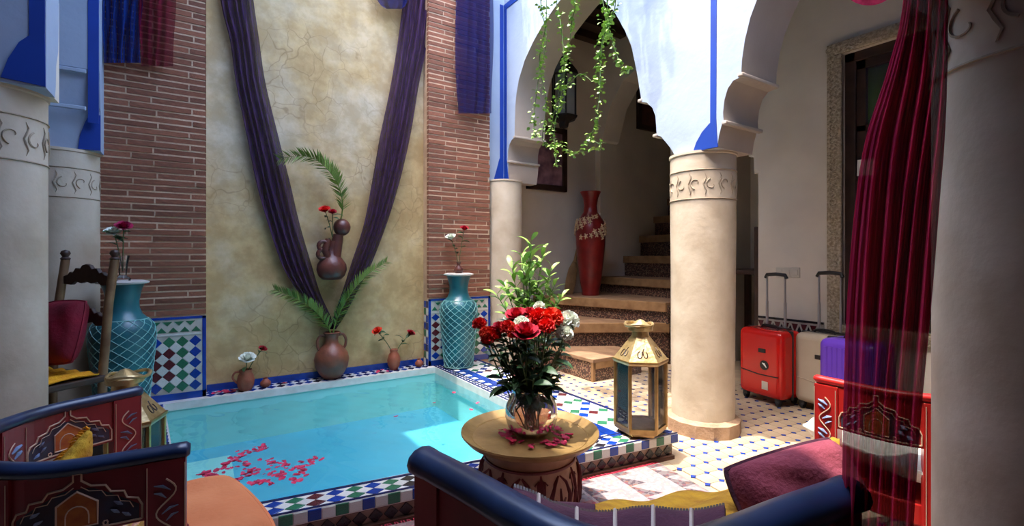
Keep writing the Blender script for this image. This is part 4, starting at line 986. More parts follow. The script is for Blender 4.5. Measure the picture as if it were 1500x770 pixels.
obj('lip', MB().tube([(.085*math.cos(a*PI/20), .085*math.sin(a*PI/20), .20) for a in range(41)], .003, 6, False), 'glass_bowl', bowl, smooth=60)
obj('water', MB().lathe([(0,.006),(.068,.012),(.097,.042),(.108,.085),(.104,.12),(0,.12)], 40), 'bowl_water', bowl, smooth=50)
# bouquet: (px, py, depth offset, kind, colour, radius, label)
bq = [(720,497,.00,'m','red',.034,'vivid red bloom at the outer edge of the bouquet, facing the brick panel'),
      (703,478,.03,'m','red',.024,'small red bloom behind the edge of the bouquet'),
      (712,490,-.02,'m','orange',.022,'small orange bud low at the edge of the bouquet'),
      (757,466,.03,'r','crimson',.040,'dark crimson rose at the back of the bouquet'),
      (771,492,-.10,'r','crimson',.046,'large crimson rose at the front of the bouquet'),
      (789,470,.0,'m','red',.034,'bright red bloom near the top of the bouquet'),
      (808,471,-.03,'m','orange',.037,'orange-red bloom beside the white ones in the bouquet'),
      (800,482,-.08,'m','red',.028,'red bloom tucked under the orange-red one in the bouquet'),
      (831,476,.02,'m','white',.038,'large white bloom on the stairs side of the bouquet'),
      (826,493,-.02,'m','white',.030,'lower white bloom on the stairs side of the bouquet'),
      (764,478,-.03,'m','white',.027,'small white bloom in the middle of the bouquet'),
      (744,484,-.05,'m','red',.026,'red bloom in front of the dark crimson rose'),
      (732,482,.0,'r','crimson',.028,'small dark rose between red blooms in the bouquet'),
      (790,452,.06,'m','white',.020,'tiny pale bloom standing up at the back of the bouquet'),
      (776,462,.04,'r','crimson',.030,'crimson rose rising behind the bright red bloom'),
      (745,470,.06,'m','white',.018,'tiny white sprig behind the crimson roses'),
      (755,490,-.08,'m','orange',.026,'orange bloom beside the large crimson rose')]
for i, (px, py, dz, kd, c_, r_, lab) in enumerate(bq):
    hd = at(px, py, 2.05 + dz); bs = BC + Vector((.03*math.cos(i*2.4), .03*math.sin(i*2.4), .03))
    flower(bs, hd, BLOOM[c_] if kd == 'r' else MUM[c_], r_*1.28, lab, 'flowers in the glass bowl', 11, 'rose' if kd == 'r' else 'carnation', 'flower', 'dark', .062, -.01, .42, .97)
for i in range(44):                       # loose greenery between the flowers
    a = i*2.39996; rr = .07 + .10*((i*.7548) % 1); hd = BC + Vector((rr*math.cos(a), rr*math.sin(a), .20 + .22*((i*.5698) % 1)))
    t = thing('foliage_sprig', 'dark green leafy sprig under the flowers of the glass bowl bouquet', 'foliage', BC + Vector((.01*math.cos(a), .01*math.sin(a), .04)), group='leafy sprigs in the bouquet')
    P = spline([BC + Vector((.01*math.cos(a), .01*math.sin(a), .04)), BC + Vector((.03*math.cos(a), .03*math.sin(a), .17)), hd], 5)
    obj('stem', MB().tube(P, .0025, 4), 'stem', t, world=True)
    for k in range(6):
        b = random.random()*6.28; put('leaf', LEAF['dark'], aim(P[min(4+k, len(P)-1)], (math.cos(b), math.sin(b), random.uniform(-.5, .3)), random.uniform(-.7, .7), random.uniform(.055, .095)), t)
# petals
def petal_mesh():
    mb = MB(); mb.grid(lambda u, v: ((u-.5)*(.5+.5*math.sin(PI*v)), v-.5, .22*((u-.5)**2*2 + (v-.5)**2)), 3, 3); return mb.mesh('petal', 'petal', 60)
PM = petal_mesh()
def petal(p, s_, label, group):
    o = link('rose_petal', PM); tag(o, label, 'petal', group); o.location = p; o.rotation_euler = (random.uniform(-.25, .25), random.uniform(-.25, .25), random.random()*6.28); o.scale = (s_*.9, s_, s_)
for i in range(58):
    a = random.random()*6.28; r = random.uniform(.085, .15); fx_ = math.cos(a)*r; fy_ = math.sin(a)*r
    petal((BC.x+fx_, BC.y+fy_-.02, TZ+.004+random.random()*.008), random.uniform(.022, .036), 'crimson rose petal strewn round the glass bowl on the brass tray', 'petals on the brass tray')
arc1 = [(285,711),(300,703),(318,690),(334,678),(352,668),(368,660),(385,656)]; arc2 = [(330,716),(346,705),(362,695),(370,690)]; arc3 = [(388,676),(405,678),(420,683),(436,684),(452,677),(463,673)]; arc4 = [(300,693),(318,702),(338,715)]; arc5 = [(400,690),(412,697),(430,702),(440,690)]; arc6 = [(345,672),(360,678),(355,684)]
for poly, n, sp in ((arc1, 70, 4.5), (arc2, 32, 4.5), (arc3, 50, 5), (arc4, 36, 4.5), (arc5, 34, 5), (arc6, 16, 4.5), ([(370,708),(395,705)], 16, 4.5), ([(278,718),(296,716)], 8, 3)):
    P = spline([(q[0], q[1], 0) for q in poly], 8)
    for k in range(n):
        q = P[random.randrange(len(P))]; w_ = on_z(q.x+random.gauss(0, sp), q.y+random.gauss(0, sp*.55), WATER+.004)
        if w_.y > front_y(w_.x)+.03 and w_.x > left_x(w_.y)+.03: petal(w_, random.uniform(.018, .031), 'crimson rose petal floating on the pool', 'petals floating on the pool')
for px, py in ((390,657),(636,590),(580,610),(690,600),(665,575),(700,590)): petal(on_z(px, py, WATER+.004), .028, 'crimson rose petal floating on the pool', 'petals floating on the pool')
for k in range(26):
    px = random.choice((320, 310, 330, 258, 345, 420, 560)) + random.gauss(0, 9); q = on_y(px, 575, BACK-.10); petal((max(q.x, .06), BACK-.06-random.random()*.09, LZ+.004), .03, 'crimson rose petal scattered on the tiled ledge', 'petals on the ledge')

# ------------------------------------------------------------------ painted barrel armchairs
class Path:
    def __init__(s, pts):
        s.P = [Vector((p[0], p[1])) for p in spline([(a, b, 0) for a, b in pts], 10)]
        s.L = [0]
        for a, b in zip(s.P, s.P[1:]): s.L.append(s.L[-1] + (b-a).length)
        s.len = s.L[-1]
    def at(s, d):
        d = max(0, min(s.len, d))
        for i in range(len(s.L)-1):
            if d <= s.L[i+1] + 1e-9:
                f = (d-s.L[i])/(s.L[i+1]-s.L[i]); p = s.P[i].lerp(s.P[i+1], f); break
        a, b = s.P[max(i-1, 0)], s.P[min(i+2, len(s.P)-1)]; t = (b-a).normalized()
        return p, t, Vector((-t.y, t.x))
def barrel_chair(loc, rz, half, zr, label, m='red_paint', ap=.125, rail_r=.021, motif=True, seat=.33, rail='navy_paint'):
    """half: rail plan from one arm end to the middle of the back, mirrored; faces local +x"""
    t = thing('painted_armchair', label, 'armchair', loc, rz)
    full = [(x, y) for x, y in half] + [(x, -y) for x, y in half[:-1][::-1]]
    p = Path(full); th = .024
    def surf(s_, z, off): q, tt_, n = p.at(s_); return (q.x + n.x*off, q.y + n.y*off, z)
    # rail with rounded ends
    n = 60; pts = [Vector(surf(p.len*i/n, zr-rail_r*.9, 0)) for i in range(n+1)]
    e0 = pts[0] + (pts[0]-pts[1]).normalized()*.008; e1_ = pts[-1] + (pts[-1]-pts[-2]).normalized()*.008
    pts = [e0] + pts + [e1_]; rr = [rail_r*.7] + [rail_r*1.05]*2 + [rail_r]*(n-3) + [rail_r*1.05]*2 + [rail_r*.7]
    obj('top_rail', MB().tube(pts, rr, 12, flat=.8, up=(0,0,1)), rail, t, smooth=60)
    pw_ = .078; posts = [pw_*.45, p.len*.31, p.len*.5, p.len*.69, p.len-pw_*.45]
    def slab(s0, s1, z0, z1, k=8, o=th/2):
        mb = MB(); vs = []
        for i in range(k+1):
            s_ = lerp(s0, s1, i/k)
            for z, off in ((z0, -o), (z1, -o), (z1, o), (z0, o)): vs.append(surf(s_, z, off))
        fs = [(i*4+a, i*4+(a+1) % 4, (i+1)*4+(a+1) % 4, (i+1)*4+a) for i in range(k) for a in range(4)] + [(0,1,2,3), (k*4+3,k*4+2,k*4+1,k*4)]
        return mb.add(vs, fs)
    zb = zr - .03 - ap
    for i, s_ in enumerate(posts):
        po = obj('post', slab(max(0, s_-pw_/2), min(p.len, s_+pw_/2), 0, zr-.03, 4, th/2+.006), m, t)
        if motif:
            for side in (-1, 1):
                mb, lf = MB(), MB(); o = side*(th/2+.0075)
                sc = s_; z0 = zr-.07; pts = []
                for q in range(56): pts.append(surf(sc + .018*math.sin(q/55*PI*8), z0 - q/55*.40, o))
                mb.tube(pts, .002, 4)
                for e_ in (-.034, .034): mb.tube([surf(sc + e_, zr-.04, o), surf(sc + e_, .06, o)], .0012, 4)
                for q in range(8):
                    zq = z0 - .012 - q*.05; sd = -1 if q % 2 else 1
                    for dz, l_ in ((0, .030), (.016, .022)):
                        a_, b_ = Vector(surf(sc - sd*.022, zq - dz, o)), Vector(surf(sc + sd*(l_-.022), zq - dz - .014, o))
                        lf.tube([a_, a_.lerp(b_, .5) + Vector((0,0,.004)), b_], [.002, .0065, .0015], 5, flat=.3)
                obj('painted_vine', mb, 'paint_line', po); obj('painted_leaves', lf, 'paint_blue', po)
    for i in range(4):
        s0, s1 = posts[i] + pw_/2 - .004, posts[i+1] - pw_/2 + .004
        pa = obj('apron_panel', slab(s0, s1, zb, zr-.03, 8), m, t)
        if motif:
            sc, hl, vz = (s0+s1)/2, (s1-s0)/2*.93, ap*.86
            prof = [(-1,0),(-1,.28),(-.93,.43),(-.76,.48),(-.71,.62),(-.5,.66),(-.42,.80),(-.2,.84),(-.06,.96),(-.06,1.1)]
            prof = prof + [(-a, b) for a, b in prof[::-1]]
            for side in (-1, 1):
                o = side*(th/2+.002); mb = MB(); z0 = zb + ap*.06
                mp = lambda u, v, o2=0: surf(sc + u*hl, z0 + v*vz, o + side*o2)
                line = [mp(*q) for q in prof]; mb.tube(line, .0023, 4); mb.tube([mp(-1+k*.1, 0) for k in range(21)], .0023, 4)
                for e_ in (-1.06, 1.06): mb.tube([mp(e_, -.02), mp(e_, 1.1)], .0012, 4)
                inner = [(a*.86, b*.86+.02) for a, b in prof[1:9]]
                for s2 in (-1, 1): mb.tube([mp(-s2*a, b) for a, b in inner], .0011, 4)
                house = [(-.30,.08),(-.30,.52),(0,.76),(.30,.52),(.30,.08),(-.30,.08)]
                mb.tube([mp(a, b) for a, b in house], .0023, 4); mb.tube([mp(.17*math.cos(k*PI/8), .28+.2*math.sin(k*PI/8)) for k in range(9)] , .0016, 4); mb.tube([mp(-.17, .28), mp(-.17, .12)], .0016, 4); mb.tube([mp(.17, .28), mp(.17, .12)], .0016, 4)
                for s2 in (-1, 1): mb.tube([mp(s2*(.42+.04*math.cos(k)), .06+.05*math.sin(k)) for k in range(7)], .002, 4)
                obj('painted_outline', mb, 'paint_line', pa)
                fill = MB(); fill.grid(lambda u, v: mp(u*1.9-.95, v*min(.8, interp([(-1,.26),(-.76,.44),(-.5,.62),(-.2,.8),(0,.85),(.2,.8),(.5,.62),(.76,.44),(1,.26)], u*1.9-.95)), -.0012), 24, 3)
                obj('painted_field', fill, 'paint_dark', pa)
                hf = MB(); hf.grid(lambda u, v: mp(u*.58-.29, .09+v*(.42+.24*(1-abs(2*u-1))), .0004), 10, 3)
                obj('painted_centre', hf, 'paint_orange', pa)
                lf = MB()
                for s2 in (-1, 1):
                    for (a, b) in ((.5,.3),(.68,.2),(.55,.45)):
                        A, B = Vector(mp(s2*a, b)), Vector(mp(s2*(a+.14), b-.1)); lf.tube([A, A.lerp(B, .5), B], [.002,.009,.002], 5, flat=.3)
                obj('painted_leaves', lf, 'paint_blue', pa)
    # seat frame
    ins = [surf(p.len*i/30, 0, 0) for i in range(31)]; fx = max(q[0] for q in ins) + .10
    poly = [(q[0], q[1]) for q in ins]; wd = max(abs(q[1]) for q in ins)
    poly = [(fx, wd*.8)] + poly + [(fx, -wd*.8)]
    obj('seat_frame', MB().prism([(x*.96, y*.96) for x, y in poly], XY(seat-.07), (0,0,.07)), m, t, bevel=.006)
    for y in (-1, 1): obj('front_leg', MB().box(fx-.07, fx-.02, y*wd*.72-.025, y*wd*.72+.025, 0, seat-.06), m, t)
    return t, p, fx, wd
def cushion(name, label, M, sx, sy, sz, m, cat='cushion', puff=.5, seam=None):
    """pillow: superellipse outline, thick in the middle, thin at the seam"""
    t = thing(name, label, cat); t.location = M.to_translation(); t.rotation_euler = M.to_euler()
    def fn(sgn):
        def f(u, v):
            x, y = u*2-1, v*2-1; e = (1-abs(x)**3.2)*(1-abs(y)**3.2); k = 1 - .12*(x*x*y*y)
            wr = .012*math.sin(x*7+y*5)*e
            return (x*sx*k*(1-.05*(1-y*y)), y*sy*k*(1-.05*(1-x*x)), sgn*(sz*max(0, e)**puff) + wr*.4)
        return f
    obj('cover', MB().grid(fn(1), 18, 18).grid(fn(-1), 18, 18), m, t, smooth=70)
    edge = [(x, y) for x, y in [(-1+.1*i, -1) for i in range(20)] + [(1, -1+.1*i) for i in range(20)] + [(1-.1*i, 1) for i in range(20)] + [(-1, 1-.1*i) for i in range(21)]]
    obj('piping', MB().tube([(x*sx*(1-.12*(x*x*y*y))*(1-.05*(1-y*y)), y*sy*(1-.12*(x*x*y*y))*(1-.05*(1-x*x)), .0) for x, y in edge], .006, 5, False), seam or m, t, smooth=60)
    return t
half = [(.115,.335),(.01,.305),(-.09,.272),(-.16,.215),(-.215,.13),(-.24,0)]
barrel_chair((-.205, 1.625, 0), R(12), half, .68, 'red painted barrel armchair with dark blue rail and orange seat beside the pool')
oc = cushion('seat_cushion', 'plain orange seat cushion on the painted armchair beside the pool', Matrix.Translation((-.075, 1.60, .365)) @ Matrix.Rotation(R(12), 4, 'Z'), .235, .245, .045, 'orange_cloth', puff=.35)
# yellow and sequinned cloths on that chair
def throw(name, label, fn, m, nu=24, nv=16, fringe=None, th=.006, cat='throw'):
    t = thing(name, label, cat, fn(.5, .5)); obj('cloth', MB().grid(fn, nu, nv), m, t, world=True, smooth=70, solid=th)
    if fringe:
        mb = MB()
        for k in range(fringe[1]):
            u = (k+.5)/fringe[1]; p = Vector(fn(*fringe[2](u))); q = Vector(fn(*fringe[3](u))); d = (p-q).normalized()
            mb.tube([p, p + d*.012 + Vector((0,0,-.004)), p + d*.02 + Vector((random.uniform(-.006,.006), random.uniform(-.006,.006), -.014))], [.004,.004,.001], 4)
        obj('tassels', mb, fringe[0], t, world=True)
    return t
def lump(c, ax, ay, az, bump=.012, k=9):
    c, ax, ay, az = map(Vector, (c, ax, ay, az))
    def f(u, v):
        x, y = u*2-1, v*2-1; e = max(0, (1-x*x)*(1-y*y))**.5
        return c + ax*x + ay*y + az*e + Vector((0,0,1))*bump*math.sin(x*k+y*5)*math.sin(y*k*1.3+1)*e
    return f
throw('yellow_tassel_cloth', 'crumpled yellow tasselled cloth inside the painted armchair beside the pool', lump((-.315, 1.70, .49), (.05,.05,.06), (-.02,.05,-.09), (.05,-.04,.03), .02, 12), 'yellow_cloth', fringe=('yolk_crochet', 26, lambda u: (u, 0), lambda u: (u, .1)))
throw('sequin_cloth', 'purple and gold sequinned cloth on the orange seat of the painted armchair', lump((-.13, 1.47, .43), (.09,.03,.0), (-.02,.06,.0), (0,0,.045), .02, 10), 'sequin')
throw('red_cloth', 'folded dark red cloth behind the sequinned cloth on the painted armchair', lump((-.28, 1.57, .42), (.09,.03,.0), (-.03,.10,.02), (0,0,.05), .012, 8), 'velvet')

# foreground armchair seen from behind
half2 = [(-.165,.39),(-.215,.32),(-.27,.245),(-.335,.162),(-.39,.08),(-.41,0)]
FC = Vector((.775, .765, 0))
barrel_chair(FC, R(47), half2, .72, 'dark red armchair with a broad navy rail, filled with throws and cushions', rail_r=.034, motif=False, ap=.36)
c47, s47 = math.cos(R(47)), math.sin(R(47))
def loc2(x, y, z): return Vector((FC.x + x*c47 - y*s47, FC.y + x*s47 + y*c47, z))
cushion('seat_cushion', 'maroon seat pad of the navy railed armchair', Matrix.Translation(loc2(-.10, 0, .43)) @ Matrix.Rotation(R(47), 4, 'Z'), .27, .33, .075, 'purple_cloth', puff=.3)
# striped wrap along the inside of the back
def wrap(u, v):
    yf = interp([(0,716),(.18,742),(.5,752),(1,744)], u)
    return at(lerp(752, 1062, u), lerp(800, yf, v), lerp(.80, .97, v)) + Vector((0, 0, .006*math.sin(u*13) + .02*math.sin(v*PI)))
sw = throw('striped_throw', 'purple throw with silver stripes along the back of the navy railed armchair', wrap, 'purple_cloth', 40, 8, th=.008)
sm = MB()
for k in range(5):
    u = .12 + k*.18; sm.tube([Vector(wrap(u, v/8)) + Vector((0,0,.007)) for v in range(9)], .004, 5)
obj('stripes', sm, 'silver_thread', sw, world=True)
fm = MB()
for k in range(70):
    p = Vector(wrap((k+.5)/70, 1)); q = Vector(wrap((k+.5)/70, .7)); d = (p-q).normalized(); fm.tube([p, p+d*.012+Vector((0,0,.006)), p+d*.022+Vector((random.uniform(-.006,.006), 0, -.002))], [.004,.003,.001], 4)
obj('fringe', fm, 'wood_dark', sw, world=True)
def ybl(u, v):
    p = at(lerp(872, 1100, u), lerp(lerp(742, 712, u), lerp(758, 752, u), v), lerp(1.22, .98, v) + .05*math.sin(u*3))
    return p + Vector((0, 0, .008*math.sin(u*14+v*5)))
throw('yellow_throw', 'mustard yellow throw spread in the navy railed armchair', ybl, 'yellow_cloth', 34, 12, fringe=('wood_dark', 40, lambda u: (u, 0), lambda u: (u, .1)), th=.01)
cM = at(1150, 690, 1.02)
cushion('bolster_cushion', 'dusty maroon cushion propped on the arm of the navy railed armchair', Matrix.Translation(at(1165, 712, 1.05)) @ Matrix.Rotation(R(-30), 4, 'Z') @ Matrix.Rotation(R(55), 4, 'X') @ Matrix.Rotation(R(13), 4, 'Z'), .15, .078, .065, 'maroon_cloth', puff=.4, seam='purple_cloth')
tz_ = at(1170, 668, 1.16)
throw('tufted_trim', 'strip of multicoloured woollen tufts behind the dusty maroon cushion', lambda u, v: at(lerp(1120, 1230, u), lerp(686, 640, u) + v*14, lerp(1.16, 1.10, v)) + Vector((0,0,.006*math.sin(u*30))), 'yellow_cloth', 30, 3, fringe=('tile_navy', 40, lambda u: (u, 0), lambda u: (u, .4)), cat='trim')

# red armchair by the suitcases
barrel_chair((2.13, .63, 0), R(72), half, .68, 'bright red painted armchair half hidden by the crimson gauze curtain', m='red_bright', ap=.14, rail='red_bright', rail_r=.016)
cushion('seat_cushion', 'pale patterned seat cushion on the bright red armchair', Matrix.Translation((2.15, .68, .43)) @ Matrix.Rotation(R(72), 4, 'Z'), .26, .25, .07, 'rose_white', puff=.35)

# ------------------------------------------------------------------ high-backed wooden chair
hc = thing('high_back_chair', 'old high-backed wooden chair with a carved crest rail by the turquoise vase', 'chair', (-.675, 3.37, 0), R(-51))
W2 = .20                                           # faces local -y
for s_ in (-1, 1):
    ps = obj('back_post', MB().tube([(s_*W2, .16, 0), (s_*W2, .16, .45), (s_*W2, .19, .85), (s_*W2, .22, 1.08)], .021, 8), 'wood_chair', hc, smooth=50)
    obj('finial', MB().lathe([(.018,0),(.024,.012),(.014,.022),(.024,.04),(.018,.055),(0,.062)], 10, (s_*W2, .22, 1.075)), 'wood_dark', ps, smooth=50)
    obj('front_leg', MB().lathe([(.02,0),(.024,.08),(.016,.12),(.024,.2),(.018,.3),(.024,.36),(.024,.44)], 10, (s_*W2, -.2, 0)), 'wood_dark', hc, smooth=50)
    obj('side_stretcher', MB().tube([(s_*W2, -.2, .16), (s_*W2, .16, .16)], .012, 6), 'wood_dark', hc)
def crest(z0, y):
    prof = [(-W2,0),(-.15,.012),(-.13,.03),(-.11,.022),(-.085,.05),(-.05,.045),(-.03,.065),(0,.072)]
    prof = prof + [(-a, b) for a, b in prof[:-1][::-1]]; low = [(W2,-.04),(.12,-.045),(.09,-.025),(.04,-.035),(0,-.025),(-.04,-.035),(-.09,-.025),(-.12,-.045),(-W2,-.04)]
    return MB().prism(prof + low, lambda a, b: (a, y, z0+b), (0, .022, 0))
obj('crest_rail', crest(.985, .20), 'wood_dark', hc, bevel=.004); obj('middle_rail', crest(.77, .175), 'wood_dark', hc, bevel=.004)
obj('seat', MB().box(-.225, .225, -.225, .19, .44, .475), 'wood_dark', hc, bevel=.008)
obj('seat_apron', MB().box(-.2, .2, -.205, -.185, .38, .445), 'wood_dark', hc); obj('front_stretcher', MB().tube([(-W2,-.2,.22),(W2,-.2,.22)], .014, 6), 'wood_dark', hc)
Mh = wmat(hc)
cushion('velvet_cushion', 'crimson velvet cushion leaning against the back of the high-backed chair', Mh @ Matrix.Translation((-.02, .085, .70)) @ Matrix.Rotation(R(76), 4, 'X') @ Matrix.Rotation(R(4), 4, 'Z'), .185, .175, .06, 'velvet', puff=.45)
def croc(u, v):
    x = lerp(-.20, .225, u); y = lerp(.13, -.24, min(1, v*1.5)); z = .487 - max(0, v*1.5-1)*.26*(.55+.45*math.sin(u*PI)) + .008*math.sin(u*25+v*9)
    return Mh @ Vector((x, y - max(0, v*1.5-1)*.02, z))
throw('crochet_cloth', 'bright yellow crocheted cloth over the seat of the high-backed chair', croc, 'yolk_crochet', 26, 16, fringe=('yolk_crochet', 34, lambda u: (u, 1), lambda u: (u, .92)), cat='cloth')

# ------------------------------------------------------------------ suitcases
def suitcase(name, label, loc, rz, w_, h_, d_, m, ribs, handle_h, stickers=False):
    """front faces local -x; width along y"""
    t = thing(name, label, 'suitcase', loc, rz); z0 = .05
    sh = obj('shell', MB().box(-d_/2, d_/2, -w_/2, w_/2, z0, z0+h_), m, t, bevel=.045, seg=5, smooth=50)
    obj('zip_band', MB().box(-.012, .012, -w_/2-.004, w_/2+.004, z0-.003, z0+h_+.004), 'black_plastic', t, bevel=.011, seg=3)
    if ribs:
        for k in range(ribs):
            y = -w_/2+.05 + (w_-.10)*k/(ribs-1); obj('rib', MB().tube([(-d_/2-.001, y, z0+.05), (-d_/2-.001, y, z0+h_-.05)], .011, 6, flat=.5, up=(1,0,0)), m, sh, smooth=60)
    else:
        obj('crease', MB().tube([(-d_/2-.001, -w_/2+.03, z0+h_*.34), (-d_/2-.001, 0, z0+h_*.33), (-d_/2-.001, w_/2-.03, z0+h_*.36)], .004, 5), 'black_plastic' if m != 'suit_cream' else m, sh)
    for y in (-w_/2+.05, w_/2-.05):
        for x in (-d_/2+.035, d_/2-.035):
            wh = obj('wheel', MB().lathe([(0,-.011),(.022,-.011),(.025,-.006),(.025,.006),(.022,.011),(0,.011)], 14).xf(Matrix.Translation((x, y, .026)) @ Matrix.Rotation(R(90), 4, 'X')), 'black_plastic', t, smooth=40)
            obj('fork', MB().box(x-.018, x+.018, y-.02, y+.02, .03, .062), 'black_plastic', wh, bevel=.004)
    if handle_h:
        hw = .075
        for y in (-hw, hw):
            rd = obj('handle_rod', MB().tube([(d_/2-.05, y, z0+h_-.02), (d_/2-.05, y, z0+h_+handle_h*.5)], .0095, 8), 'alu', t, smooth=50)
            obj('inner_rod', MB().tube([(d_/2-.05, y, z0+h_+handle_h*.5), (d_/2-.05, y, z0+h_+handle_h)], .007, 8), 'alu', rd, smooth=50)
        obj('grip', MB().tube([(d_/2-.05, -hw-.012, z0+h_+handle_h-.02), (d_/2-.05, -hw, z0+h_+handle_h+.006), (d_/2-.05, 0, z0+h_+handle_h+.012), (d_/2-.05, hw, z0+h_+handle_h+.006), (d_/2-.05, hw+.012, z0+h_+handle_h-.02)], .014, 8), 'black_plastic', t, smooth=60)
        obj('handle_well', MB().box(d_/2-.075, d_/2-.02, -.11, .11, z0+h_-.005, z0+h_+.01), 'black_plastic', t, bevel=.004)
    obj('carry_handle', MB().tube(spline([(0,-.07,z0+h_),(0,-.05,z0+h_+.022),(0,.05,z0+h_+.022),(0,.07,z0+h_)], 4), .009, 6), 'black_plastic', t, smooth=60)
    obj('maker_plate', MB().box(-d_/2-.004, -d_/2+.004, -.055, .005, z0+h_*.66, z0+h_*.72), 'black_plastic', t, bevel=.003)
    if stickers:
        st_ = obj('round_sticker', MB().lathe([(0,.002),(.036,.002),(.036,0)], 20).xf(Matrix.Translation((-d_/2-.001, -.045, z0+h_*.48)) @ Matrix.Rotation(R(-90), 4, 'Y')), 'black_plastic', t)
        obj('sticker_motif', MB().tube([(-d_/2-.004, -.065, z0+h_*.45), (-d_/2-.004, -.045, z0+h_*.50), (-d_/2-.004, -.03, z0+h_*.51)], [.003,.008,.003], 5), 'paper', st_)
        obj('square_sticker', MB().box(-d_/2-.003, -d_/2+.002, -.075, -.025, z0+h_*.12, z0+h_*.24), 'alu', t)
    return t
a_ = on_z(1128, 590, 0); suitcase('suitcase', 'glossy red hard-shell suitcase with stickers and its handle pulled out', (a_.x+.06, a_.y+.035, 0), R(-8), .37, .50, .24, 'suit_red', 0, .40, True)
a_ = on_z(1196, 606, 0); suitcase('suitcase', 'cream hard-shell suitcase with raised handle between the red and purple ones', (a_.x+.12, a_.y-.0, 0), R(-6), .32, .50, .22, 'suit_cream', 0, .42)
a_ = on_z(1248, 628, 0); suitcase('suitcase', 'ribbed purple suitcase behind the bright red armchair', (a_.x-.06, a_.y-.05, 0), R(-6), .34, .53, .24, 'suit_purple', 9, 0)

# ------------------------------------------------------------------ crimson gauze curtain on the near column
ctab = [(-420,1332,1398),(-200,1330,1396),(0,1320,1392),(100,1298,1391),(200,1268,1386),(300,1254,1376),(450,1243,1362),(600,1238,1347),(770,1234,1336),(900,1230,1332),(1110,1226,1328),(1265,1226,1328)]
rows = spline(ctab, 6); nr = len(rows)-1
def curt(u, v):
    x = v*nr; i = min(int(x), nr-1); r = rows[i].lerp(rows[i+1], x-i); px = lerp(r[1], r[2], u)
    t_ = .80 + .022*math.sin(u*2*PI*5.5 + 1.2*v) + .016*math.sin(u*2*PI*11 + 3*v) + .02*u
    return at(px + 3*math.sin(v*8+u*9), r[0], t_)
cu = thing('gauze_curtain', 'crimson gauze curtain gathered beside the shaded near column', 'curtain', curt(.5, 1))
obj('cloth', MB().grid(curt, 110, nr*2), 'gauze_red', cu, world=True, smooth=80)
def swag(u, v):
    px = lerp(1200, 1332, u); py = lerp(-150, 8 - 60*abs(2*u-1.1)**2.2, v)
    return at(px, py, 1.02 + .03*math.sin(v*14) + .02*math.sin(u*5))
sg = thing('gauze_swag', 'pink-red gauze swag looped towards the window above the curtain', 'curtain', swag(.5, .5)); obj('cloth', MB().grid(swag, 30, 24), 'gauze_red', sg, world=True, smooth=80)

# ------------------------------------------------------------------ potted shrub on the kerb
pc_ = ray(775); PB_ = Vector((pc_[0]*3.45, pc_[1]*3.45, ZC+.004))
ps_ = thing('potted_shrub', 'bright leafy green shrub in a clay pot behind the rose bouquet', 'plant', PB_)
obj('pot', MB().lathe([(0,0),(.075,0),(.10,.15),(.115,.17),(.115,.19),(.10,.19),(.09,.165),(0,.165)], 24), 'terracotta', ps_, smooth=45)
tips = [(778,352),(765,372),(795,368),(750,392),(808,392),(740,420),(812,418),(728,432),(822,436),(770,400),(788,420),(758,440),(795,446),(776,380)]
for i, (px, py) in enumerate(tips):
    tip = at(px, py, 3.45 + random.uniform(-.1, .1)); b0 = PB_ + Vector((random.uniform(-.02,.02), random.uniform(-.02,.02), .15))
    P = spline([b0, b0.lerp(tip, .5) + Vector((0,0,.06)) - (tip-b0)*Vector((1,1,0)).length*0, tip], 7)
    bz = obj('branch', MB().tube(P, [lerp(.006,.002,k/(len(P)-1)) for k in range(len(P))], 5), 'stem', ps_, world=True)
    for k in range(16):
        f = .40 + .60*(k/15); p = P[min(int(f*(len(P)-1)), len(P)-1)]; a = k*2.4 + i; up = .25 + .9*(k/15)
        put('leaf', LEAF['oleander'], aim(p, (math.cos(a), math.sin(a), up*random.uniform(.3, 1)), random.uniform(-.5, .5), random.uniform(.09, .14)), ps_)

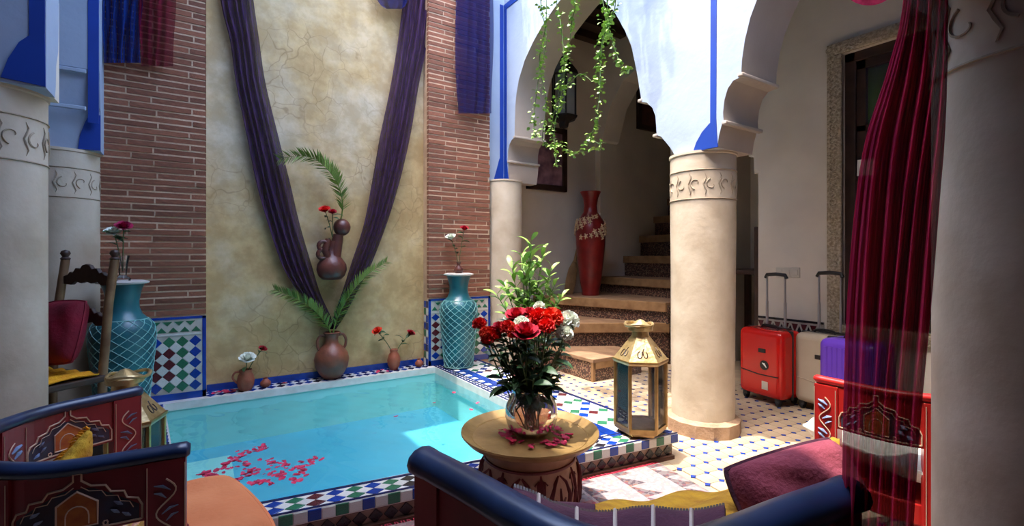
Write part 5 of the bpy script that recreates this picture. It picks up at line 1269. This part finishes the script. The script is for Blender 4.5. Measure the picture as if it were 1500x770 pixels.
# ------------------------------------------------------------------ hanging vine
vine = thing('hanging_vine', 'leafy green vine strands trailing down before the stair arch', 'vine', on_x(835, -60, 2.32))
strands = [[(790,-90),(792,0),(800,60),(788,120),(782,180),(786,200)], [(812,-90),(815,0),(822,40),(826,100),(815,150),(808,200),(838,225)], [(828,-90),(842,0),(838,30),(832,80),(822,140),(812,190),(815,240)],
           [(880,-90),(890,0),(884,50),(880,90),(878,140),(872,180),(860,215)], [(872,-90),(886,20),(894,50),(905,85),(918,105)], [(900,-90),(902,0),(893,30),(880,70),(874,120)], [(866,118),(850,108),(836,120),(824,128)], [(860,200),(868,205),(880,215),(852,222),(836,228)], [(798,-60),(800,30),(790,90),(800,150),(795,205),(815,215)]]
strands += [('high', y_, z_) for y_, z_ in ((2.12, 3.1), (2.2, 2.9), (2.3, 3.2), (2.42, 3.05), (2.55, 3.4), (3.55, 3.75), (3.7, 3.5), (3.85, 3.6))]
for si, st_ in enumerate(strands):
    if st_[0] == 'high': P = [Vector((2.40, st_[1]+.03*math.sin(q*3+si), lerp(TOP+.02, st_[2], q/5))) for q in range(6)]
    else: P = [on_x(px, py, 2.32 + .05*math.sin(si*2+k)) for k, (px, py) in enumerate(st_)]
    if st_[0] != 'high' and st_[0][1] < 0: P = [Vector((P[0].x, P[0].y, TOP+.02)), Vector((P[0].x-.03, P[0].y, 3.9))] + P
    P = spline(P, 8)
    sto = obj('strand', MB().tube(P, .003, 4), 'stem', vine, world=True)
    Lm = MB(); src = LEAF['vine']
    n = int(sum((a-b).length for a, b in zip(P, P[1:]))/.016)
    for k in range(n):
        p = P[random.randrange(len(P))] + Vector((random.gauss(0, .012), random.gauss(0, .018), random.gauss(0, .012))); a = random.random()*6.28
        M = aim(p, (math.cos(a), math.sin(a), random.uniform(-.9, .1)), random.uniform(-.8, .8), random.uniform(.022, .04)) @ Matrix.Diagonal((2.0, 1, 1, 1))
        Lm.add([M @ v.co for v in src.vertices], [tuple(q.vertices) for q in src.polygons])
    tag(obj('leaves', Lm, 'leaf_vine', sto, world=True, smooth=60), kind='stuff')
